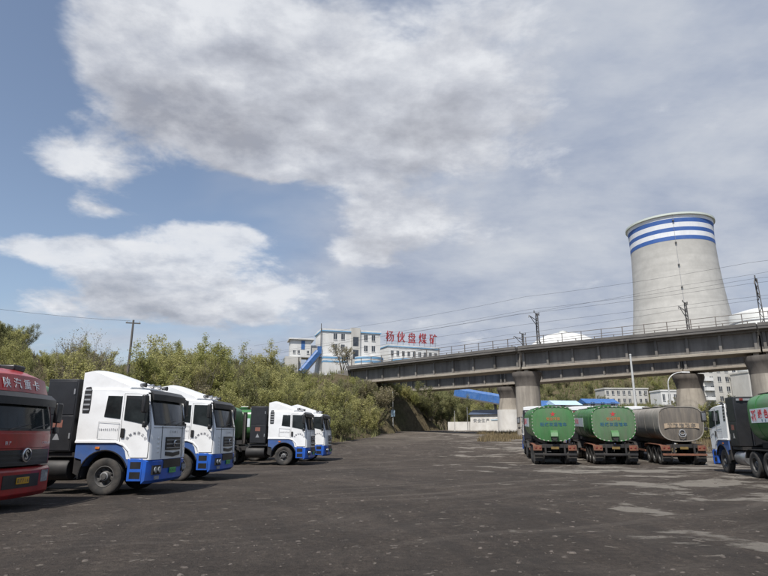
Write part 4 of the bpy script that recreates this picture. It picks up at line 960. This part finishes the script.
def block(px, py, D, yaw, L_, W_, H_, floors, nwin, label, wallm, name='apartment_block'):
    root = house(name, px, py, D, yaw, L_, W_, H_, label, wallm)
    MB().bb(-.2, L_+.2, -.2, W_+.2, H_, H_+.5).build('parapet', mt[wallm], root)
    fh = H_/floors
    for f in range(floors):
        for k in range(nwin): window_rect(root, L_*(k+.5)/nwin, 0, f*fh+fh*.3, L_/nwin*.42, fh*.5)
    return root
ab = block(703, 404, 192, 8, 14.5, 10, 13.0, 4, 5, 'cream apartment block with rows of windows behind the right pier', 'wall_cream')
for k in range(3): MB().bb(1.2, 4.2, -1.1, -.05, 1.2+k*3.2, 2.3+k*3.2).build('balcony', mt['wall_white'], ab)
block(606, 405, 205, 4, 16, 8, 5.6, 2, 8, 'long low cream building on the slope behind the tall white pole', 'wall_cream', 'low_building')
block(662, 405, 195, 4, 8, 7, 4.6, 1, 4, 'low white building left of the far pier above the grey tanker', 'wall_white', 'low_building')
block(752, 402, 185, 8, 12, 8, 9.4, 3, 4, 'cream building half hidden behind the near pier at the right edge', 'wall_cream')
# storage dome and white roof beyond the viaduct
dm = empty('storage_dome', at(566, 372, 330)); tag(dm, 'shallow white storage dome rising beyond the viaduct railing', 'dome')
MB().lathe([(23*math.cos(t), 6+16.5*math.sin(t)) for t in lin(0, math.pi/2*.99, 16)], 56).build('dome_shell', mt['dome'], dm)
MB().lathe([(23.2, -14), (23.2, 6.4), (22.6, 6.4), (22.6, -14)], 56, closed=True).build('ring_wall', mt['wall_white'], dm)
MB().lathe([(0, 22.2), (2.2, 22.2), (2.4, 23.4), (0, 24.0)], 20).build('top_vent', mt['dome'], dm)
tk = empty('storage_tank', at(766, 345, 250)); tag(tk, 'white round storage tank above the deck at the right edge', 'tank')
MB().lathe([(12.5, -20), (12.5, 13), (12.2, 13.6), (6, 15.4), (0, 15.9)], 48).build('tank_shell', mt['dome'], tk, smooth=30)
MB().lathe([(12.6, 9.2), (12.6, 9.7), (12.4, 9.7), (12.4, 9.2)], 48, closed=True).build('tank_hoop', mt['steel'], tk)

# ------------------------------------------------------------------ poles and lamps
def lamp(px, pyb, D, h, arm, label, curved=True, r=.075, sign=False, name='street_lamp', cat='street lamp'):
    p = at(px, pyb, D); z = hill_z(p.x, p.y) if foot_distance(p.x, p.y) > 0 else lot_zz(p.y); root = empty(name, (p.x, p.y, z-.1)); tag(root, label, cat, 'lamp posts and poles round the yard')
    MB().tube([(0, 0, 0), (0, 0, h*.5), (0, 0, h)], [r, r*.85, r*.6], 10).build('post', mt['lamp_post'], root)
    MB().lathe([(0, 0), (r*2, 0), (r*2, .05), (r*1.2, .35), (0, .35)], 12).build('base', mt['lamp_post'], root)
    if name != 'street_lamp':
        MB().lathe([(0, h), (r*.8, h), (r*.7, h+.08), (0, h+.12)], 10).build('cap', mt['lamp_post'], root); return root
    if curved:
        pts = [(arm*(1-math.cos(t)), 0, h+abs(arm)*.8*math.sin(t)) for t in lin(0, math.pi/2, 8)]; MB().tube(pts, r*.55, 8).build('arm', mt['lamp_post'], root)
        e = pts[-1]
    else: e = (arm, 0, h+.1); MB().tube([(0, 0, h-.05), e], r*.55, 8).build('arm', mt['lamp_post'], root)
    sg_ = 1 if arm > 0 else -1
    MB().loft([[(e[0], -.12, e[2]-.05), (e[0], .12, e[2]-.05), (e[0], .08, e[2]+.07), (e[0], -.08, e[2]+.07)], [(e[0]+sg_*.7, -.15, e[2]-.06), (e[0]+sg_*.7, .15, e[2]-.06), (e[0]+sg_*.7, .08, e[2]+.06), (e[0]+sg_*.7, -.08, e[2]+.06)]]).build('lamp_head', mt['lamp_post'], root, .02)
    if sign: MB().box((0, -.12, 2.9), (.65, .08, 1.0)).build('notice_box', mt['roof_pale'], root, .02)
    return root
lamp(393, 432, 88, 6.0, -.5, 'grey street lamp at the foot of the bushy bank with a small notice box', sign=True)
lamp(638, 428, 47, 8.0, .01, 'tall straight white pole rising behind the middle tanker', False, .125, name='white_pole', cat='pole')
lamp(673, 425, 50, 5.7, 1.3, 'curved arm street lamp behind the grey tanker', True, .09)
lamp(455, 432, 93, 3.2, .3, 'thin short white post before the small whitewashed house', False, .06, name='white_pole', cat='pole')
pp = at(127, 380, 62); zp = hill_z(pp.x, pp.y)
up_ = empty('utility_pole', (pp.x, pp.y, zp-.3)); tag(up_, 'dark wooden utility pole with crossarm above the bushes on the left', 'utility pole')
ztop_ = at(131, 317, 62).z-zp+.3
MB().tube([(0, 0, 0), (0, 0, ztop_)], [.16, .10], 10).build('post', mt['wood_pole'], up_)
MB().box((0, 0, ztop_-.35), (1.5, .12, .12), Matrix.Rotation(R(20), 3, 'Z')).build('crossarm', mt['wood_pole'], up_)
for k in (-.65, 0, .65): MB().lathe([(0, 0), (.06, .03), (.03, .09), (.06, .15), (0, .2)], 8, 'z', (k*math.cos(R(20)), k*math.sin(R(20)), ztop_-.28)).build('insulator', mt['lamp_post'], up_)
tp = Vector((pp.x, pp.y, zp-.3+ztop_-.1))
wire('power_line', [at(-60, 301, 55), tp+Vector((-.3, 0, 0))], .25, 'power line reaching the utility pole from the left edge', .013, 'wire')

# ------------------------------------------------------------------ vegetation
def leaf_mat(name, c1, c2, rough=.7, trans=.35):
    m, nt, b = newmat(name)
    oi = nt.nodes.new('ShaderNodeObjectInfo'); g = nt.nodes.new('ShaderNodeNewGeometry')
    f = noise_node(nt, .9, 4, .6, 'World'); ad = nt.nodes.new('ShaderNodeMath'); ad.operation = 'MULTIPLY_ADD'
    nt.links.new(oi.outputs['Random'], ad.inputs[0]); ad.inputs[1].default_value = .55; nt.links.new(f, ad.inputs[2])
    c = ramp_node(nt, ad.outputs[0], [(.40, c1), (1.0, c2)])
    rp = nt.nodes.new('ShaderNodeMapRange'); nt.links.new(g.outputs['Random Per Island'], rp.inputs[0]); rp.inputs[3].default_value = .6; rp.inputs[4].default_value = 1.35
    vm = nt.nodes.new('ShaderNodeVectorMath'); vm.operation = 'SCALE'; nt.links.new(c, vm.inputs[0]); nt.links.new(rp.outputs[0], vm.inputs[3])
    nt.links.new(vm.outputs[0], b.inputs['Base Color']); b.inputs['Roughness'].default_value = rough; b.inputs['Specular IOR Level'].default_value = .25
    tr = nt.nodes.new('ShaderNodeBsdfTranslucent'); nt.links.new(vm.outputs[0], tr.inputs[0]); mx = nt.nodes.new('ShaderNodeMixShader'); mx.inputs[0].default_value = trans
    out = nt.nodes['Material Output']; nt.links.new(b.outputs[0], mx.inputs[1]); nt.links.new(tr.outputs[0], mx.inputs[2]); nt.links.new(mx.outputs[0], out.inputs[0]); return m
mt['leaf'] = leaf_mat('spring_willow_leaf', (.32, .335, .115), (.44, .42, .18), trans=.5)
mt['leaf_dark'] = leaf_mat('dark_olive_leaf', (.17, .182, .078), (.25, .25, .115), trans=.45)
mt['leaf_pale'] = leaf_mat('pale_budding_leaf', (.24, .22, .125), (.30, .265, .165), trans=.45)
mt['bark'] = M('grey_brown_bark', (.135, .112, .088), .9, var=.25, scale=3)
mt['dry'] = leaf_mat('dry_grass_blade', (.20, .155, .085), (.27, .215, .125), trans=.3)
def make_tree(seed, H, spread, stems, leaves, leaf_size, base_r, fill=1.0, upright=.5, first=.12):
    rnd = random.Random(seed); tw = MB(); pts = []
    def limb(p, d, ln, r, depth):
        n = 5 if depth < 2 else 3; path = [p.copy()]; q = p.copy(); dd = d.copy()
        for i in range(n):
            dd = (dd+Vector((rnd.uniform(-1, 1), rnd.uniform(-1, 1), rnd.uniform(-.3, .8)*upright))*.18).normalized()
            q = q+dd*ln/n; path.append(q.copy())
        tw.tube(path, [r*(1-.75*i/n) for i in range(n+1)], 5 if depth == 0 else 3, False)
        for i, s in enumerate(path[1:], 1):
            if depth >= 1: pts.append((s, .5 if depth == 1 else 1.0))
        if depth < 2:
            m_ = (7 if depth == 0 else 4)
            for k in range(m_):
                t = rnd.uniform(first if depth == 0 else .15, 1.0); i = min(n-1, int(t*n)); a = path[i].lerp(path[i+1], t*n-i)
                side = Vector((rnd.uniform(-1, 1), rnd.uniform(-1, 1), rnd.uniform(-.1, .9))).normalized()
                limb(a, (dd*upright+side*.9).normalized(), ln*rnd.uniform(.34, .55)*(1.05-.35*t), r*.42, depth+1)
    for s in range(stems):
        a = rnd.uniform(0, 2*math.pi); tilt = rnd.uniform(.05, spread)
        d = Vector((math.cos(a)*tilt, math.sin(a)*tilt, 1)).normalized(); ln = H*rnd.uniform(.62, .92)
        limb(Vector((math.cos(a)*.15*stems**.5*rnd.random(), math.sin(a)*.15*stems**.5*rnd.random(), -.3)), d, ln, base_r*rnd.uniform(.7, 1.1), 0)
    lf_v = []; lf_f = []
    for k in range(leaves):
        p, wgt = rnd.choice(pts); rr = H*.060*rnd.random()**.6
        o = Vector((rnd.gauss(0, 1), rnd.gauss(0, 1), rnd.gauss(0, 1))).normalized()*rr
        c = p+o; 
        if c.z < .05: continue
        u = Vector((rnd.gauss(0, 1), rnd.gauss(0, 1), rnd.gauss(0, .7))).normalized(); v_ = u.cross(Vector((rnd.gauss(0, 1), rnd.gauss(0, 1), rnd.gauss(0, 1)))).normalized()
        s = leaf_size*rnd.uniform(.6, 1.35); n = len(lf_v)
        lf_v += [c-u*s, c+v_*s*.42, c+u*s, c-v_*s*.42]; lf_f.append((n, n+1, n+2, n+3))
    lm = bpy.data.meshes.new('crown'); lm.from_pydata(lf_v, [], lf_f)
    return tw.mesh('trunk', mt['bark'], 60), lm
def tree_kind(me_list, leafname):
    out = []
    for tm, lm in me_list:
        l2 = lm.copy(); l2.materials.append(mt[leafname]); out.append((tm, l2))
    return out
shr = [make_tree(10+i, 4.6, .50, 9, 7600, .085, .038, upright=.85, first=.05) for i in range(4)]
big = [make_tree(30+i, 6.6, .42, 6, 9500, .09, .07, upright=.95, first=.10) for i in range(3)]
bare = [make_tree(50+i, 7.4, .20, 6, 1500, .07, .06, upright=1.1, first=.18) for i in range(2)]
rnd_tree = [make_tree(64, 7.4, .85, 5, 2600, .13, .13, upright=.40, first=.35)]
K = {'shrub': tree_kind(shr, 'leaf'), 'shrub_dark': tree_kind(shr, 'leaf_dark'), 'willow': tree_kind(big, 'leaf'), 'willow_dark': tree_kind(big, 'leaf_dark'), 'bare': tree_kind(bare, 'leaf_pale'), 'pale': tree_kind(shr, 'leaf_pale'), 'round': tree_kind(rnd_tree, 'leaf_pale')}
rt = random.Random(99)
SKY = [(-40, 300), (20, 318), (32, 352), (52, 350), (62, 338), (100, 340), (112, 368), (138, 370), (152, 346), (200, 350), (240, 356), (285, 362), (300, 370), (400, 370), (420, 378), (470, 384), (2000, 384)]
def skyline(px):
    for (a, b), (c, d) in zip(SKY, SKY[1:]):
        if px <= c: return b+(d-b)*max(0, px-a)/(c-a)
    return 384
HT = {'shrub': 4.7, 'shrub_dark': 4.7, 'pale': 4.7, 'willow': 6.8, 'willow_dark': 6.8, 'bare': 7.0}
def fit(kind, x, y, s):        # how tall a plant may grow to keep the bank's own skyline
    D = y*.97+2; px = 384+FPX*x/D; z1 = at(px, skyline(px), D).z; return min(s, rt.choice((.62, .78, .9, 1.0, 1.12))*(z1-hill_z(x, y))/(HT[kind]*1.0))
def plant(kind, x, y, s, label, group, z=None, cat='tree', name=None):
    tm, lm = rt.choice(K[kind]); z = hill_z(x, y) if z is None else z
    e = empty(name or {'shrub': 'willow_shrub', 'shrub_dark': 'olive_shrub', 'willow': 'willow_tree', 'willow_dark': 'olive_tree', 'bare': 'poplar_sapling', 'pale': 'budding_shrub', 'round': 'round_tree'}[kind], (x, y, z-.1), rt.uniform(0, 6.28))
    e.scale = (s*rt.uniform(.9, 1.15), s*rt.uniform(.9, 1.15), s*rt.uniform(.9, 1.1))
    tag(e, label, cat, group); inst('trunk', tm, e); inst('crown', lm, e); return e
LB = {'shrub': 'light green willow shrub in the thicket on the bank', 'shrub_dark': 'dark olive shrub in the thicket on the bank', 'willow': 'light green young willow standing out of the bank thicket',
      'willow_dark': 'dark olive tree standing out of the bank thicket', 'pale': 'pale budding shrub in the thicket on the bank', 'bare': 'nearly bare upright sapling rising from the bank thicket'}
def zone_label(kd, x, y):
    px = 384+FPX*x/(y*.97); d = foot_distance(x, y)
    zx = 'behind the red lorry' if px < 60 else 'behind the nearest white lorry' if px < 150 else 'behind the second white lorry' if px < 225 else 'behind the farther white pair' if px < 330 else 'beside the lamp at the bank foot' if px < 400 else 'by the viaduct end'
    zy = 'low at the bank foot' if d < 8 else 'halfway up the bank' if d < 26 else 'high on the bank'
    nm = {'shrub': 'light green willow shrub', 'shrub_dark': 'dark olive shrub', 'willow': 'light green young willow', 'willow_dark': 'dark olive tree', 'pale': 'pale budding shrub', 'bare': 'nearly bare sapling'}[kd]
    return nm+' '+zy+', '+zx, nm+' plants '+zy+' '+zx
placed = []
def ok(x, y, dmin):
    for a, b_ in placed:
        if (a-x)**2+(b_-y)**2 < dmin*dmin: return False
    placed.append((x, y)); return True
def clear_of_works(x, y):
    if x > -8 and y > 88 and y < 118 and (x+y) > 96 and (x+y) < 119: return False     # under the girders
    return True
n = 0; tries = 0
while n < 250 and tries < 6000:
    tries += 1
    y = 46+ (rt.random()**1.5)*115; x = rt.uniform(-.74*y-6, min(13, .06*y+4))
    d = foot_distance(x, y)
    if d < .6 or not clear_of_works(x, y): continue
    px_ = 384+FPX*x/(y*.97)
    if y > 128 and 285 < px_ < 450: continue
    if y > 118 and px_ > 395: continue
    if abs(px_-396) < 9 and y < 93: continue
    if not ok(x, y, 1.9+y*.016): continue
    q = rt.random(); kd = 'shrub' if q < .46 else 'willow' if q < .62 else 'shrub_dark' if q < .74 else 'willow_dark' if q < .80 else 'pale' if q < .93 else 'bare'
    s = rt.uniform(.75, 1.2)
    if y > 120: s *= .9; kd = 'shrub' if kd == 'willow' else kd
    if kd.startswith('willow'): s *= .85
    s = fit(kd, x, y, s)
    if s < .35: placed.pop(); continue
    lb, gr = zone_label(kd, x, y); plant(kd, x, y, s, lb, gr); n += 1
n = 0; tries = 0
while n < 60 and tries < 4000:           # low scrub on the embankment end under the girders
    tries += 1; x = rt.uniform(-9, 9); y = rt.uniform(80, 104); hz = hill_z(x, y)
    if abs(384+FPX*x/(y*.97)-394) < 5 and y < 92: continue
    if hz < lot_zz(y)+.4 or hz > 9.0 or not ok(x, y, 1.1): continue
    plant(rt.choice(['shrub', 'shrub_dark', 'pale']), x, y, min(rt.uniform(.35, .7), (10.2-hz)/4.7), 'low scrub bush on the embankment slope under the viaduct end', 'scrub bushes on the embankment slope'); n += 1
# trees that stand out singly
def single(kind, px, pyb, D, s, label, group=None, z=None):
    p = at(px, pyb, D); return plant(kind, p.x, p.y, s, label, group, z)
single('round', 343, 370, 168, 1.35, 'round half bare tree standing alone before the mine office', z=at(343, 371, 168).z)
for px, D, s in ((72, 52, 1.05), (80, 54, 1.2), (90, 53, 1.1), (98, 55, .9)): single('bare', px, 380, D, s, 'nearly bare tall sapling in the cluster behind the red lorry', 'bare saplings behind the red lorry')
single('willow', 82, 395, 50, 1.1, 'bushy light green willow behind the red lorry, under the bare saplings')
for px, D, s in ((150, 57, 1.05), (163, 60, 1.15), (188, 62, 1.1), (205, 66, 1.15), (222, 64, .95), (262, 72, 1.0)): p = at(px, 400, D); lb, gr = zone_label('willow', p.x, p.y); plant('willow', p.x, p.y, min(s, fit('willow', p.x, p.y, s)*1.15+.1), lb, gr)
for px, D, s in ((430, 100, 1.0), (447, 108, 1.1), (420, 103, .9), (462, 114, 1.0), (438, 112, 1.1)): single('willow_dark', px, 425, D, s, 'dark tree beneath the left end of the nearer viaduct, '+('in the front row' if D < 105 else 'in the back row'), 'trees under the viaduct end')
for px, D, s in ((-8, 60, .9), (4, 61, .8), (14, 58, .8), (22, 56, .75), (8, 55, .9), (30, 53, .8), (18, 66, .7), (-4, 66, .8), (-16, 62, .8), (40, 54, .8)):
    p = at(px, 400, D); s = fit('shrub_dark', p.x, p.y, s*.7)
    if s > .25: single('shrub_dark', px, 400, D, s, 'dark shrub on the steep hill at the left edge', 'shrubs on the left hill')
for px, D, s in ((700, 62, .9), (712, 66, 1.1), (724, 72, 1.2), (655, 80, .9), (640, 90, 1.0), (600, 95, 1.0), (575, 92, .9), (735, 88, 1.2), (692, 96, 1.3), (715, 110, 1.3), (668, 104, 1.1)):
    p = at(px, 425, D); plant('pale' if D > 85 else 'shrub', p.x, p.y, s*.85, 'scrubby tree behind the right-hand tankers near the piers', 'trees near the right piers', z=max(hill_z(p.x, p.y), lot_zz(p.y)))
n = 0; tries = 0
while n < 130 and tries < 4000:          # hillside beyond the viaducts
    tries += 1; y = rt.uniform(150, 250); x = rt.uniform(20, .72*y)
    if foot_distance(x, y) < 1 or not ok(x, y, 4.5): continue
    px_ = 384+FPX*x/(y*.97)
    if y < 200 and (604 < px_ < 675 or 700 < px_ < 768): continue
    kd = rt.choice(['shrub_dark', 'pale', 'shrub', 'shrub_dark']); plant(kd, x, y, rt.uniform(.7, 1.25), 'small scrub bush on the far hillside below the viaduct', 'scrub bushes on the far hillside'); n += 1

# low undergrowth and dry grass, one mass each
def tufts(name, spots, mat, label, cat, hmin, hmax, blades, width):
    rnd = random.Random(5); vs = []; fs = []
    for x, y, z in spots:
        for k in range(blades):
            a = rnd.uniform(0, 6.28); h = rnd.uniform(hmin, hmax); lean = rnd.uniform(0, .55)*h; ox, oy = rnd.uniform(-.35, .35), rnd.uniform(-.35, .35); b_ = rnd.uniform(0, 6.28); ww_ = width*rnd.uniform(.6, 1.3)
            n = len(vs); vs += [(x+ox-math.cos(b_)*ww_, y+oy-math.sin(b_)*ww_, z-.05), (x+ox+math.cos(b_)*ww_, y+oy+math.sin(b_)*ww_, z-.05), (x+ox+math.cos(a)*lean, y+oy+math.sin(a)*lean, z+h)]; fs.append((n, n+1, n+2))
    me = bpy.data.meshes.new(name); me.from_pydata(vs, [], fs); me.materials.append(mat); o = bpy.data.objects.new(name, me); link(o); tag(o, label, cat, kind='stuff'); return o
sp = []
while len(sp) < 5200:
    y = 44+(rt.random()**1.4)*115; x = rt.uniform(-.74*y-5, 13); d = foot_distance(x, y)
    if d > .1 or hill_z(x, y) > lot_zz(y)+.3: sp.append((x, y, hill_z(x, y)))
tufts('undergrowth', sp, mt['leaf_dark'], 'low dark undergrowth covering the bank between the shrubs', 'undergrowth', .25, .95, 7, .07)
sp = []
for k in range(2600):
    t = rt.random(); 
    if t < .45: px_, D = rt.uniform(478, 532), rt.uniform(62, 88)
    elif t < .8: px_, D = rt.uniform(640, 790), rt.uniform(48, 62)
    else: px_, D = rt.uniform(540, 700), rt.uniform(62, 90)
    x = (px_-384)/FPX*D; y = D*1.02
    if mnoise.noise(Vector((x*.22, y*.22, 7.0))) > -.05: sp.append((x, y, max(hill_z(x, y), lot_zz(y))))
tufts('dry_grass', sp, mt['dry'], 'dry yellow grass strip behind the tankers and before the small house', 'grass', .12, .62, 8, .035)
sp = []
while len(sp) < 13000:
    y = rt.uniform(148, 260); x = rt.uniform(16, .74*y)
    if foot_distance(x, y) > .2: sp.append((x, y, hill_z(x, y)))
tufts('hillside_scrub', sp, mt['leaf_dark'], 'scrub covering the hillside beyond the viaducts', 'scrub', .3, 1.5, 6, .13)

# loose stones and broken slag lying on the yard
def pebbles():
    rnd = random.Random(17); vs = []; fs = []
    for k in range(5000):
        y = 4.5+36*rnd.random()**1.7; x = rnd.uniform(-.72*y-1, .72*y+1)
        if x < -3 and y > 12: continue
        s = .009+.05*rnd.random()**6; z = ground_z(x, y); a = rnd.uniform(0, 6.28); n = len(vs); m_ = 6
        ex = rnd.uniform(.6, 1.5)
        for j in range(m_):
            t = a+2*math.pi*j/m_; r = s*rnd.uniform(.75, 1.2); vs.append((x+r*ex*math.cos(t), y+r*math.sin(t), z-.01))
        for j in range(m_):
            t = a+2*math.pi*j/m_; r = s*rnd.uniform(.4, .8); vs.append((x+r*ex*math.cos(t), y+r*math.sin(t), z+min(.02, s*rnd.uniform(.15, .4))))
        for j in range(m_):
            q = (j+1) % m_; fs.append((n+j, n+q, n+m_+q, n+m_+j))
        fs.append(tuple(n+m_+j for j in range(m_)))
    me = bpy.data.meshes.new('loose_stones'); me.from_pydata(vs, [], fs); me.materials.append(M('yard_stone', (.092, .078, .067), .9, var=.5, scale=2.0, coord='World')); o = bpy.data.objects.new('loose_stones', me); link(o); tag(o, 'small loose stones scattered over the dark yard', 'stones', kind='stuff')
pebbles()
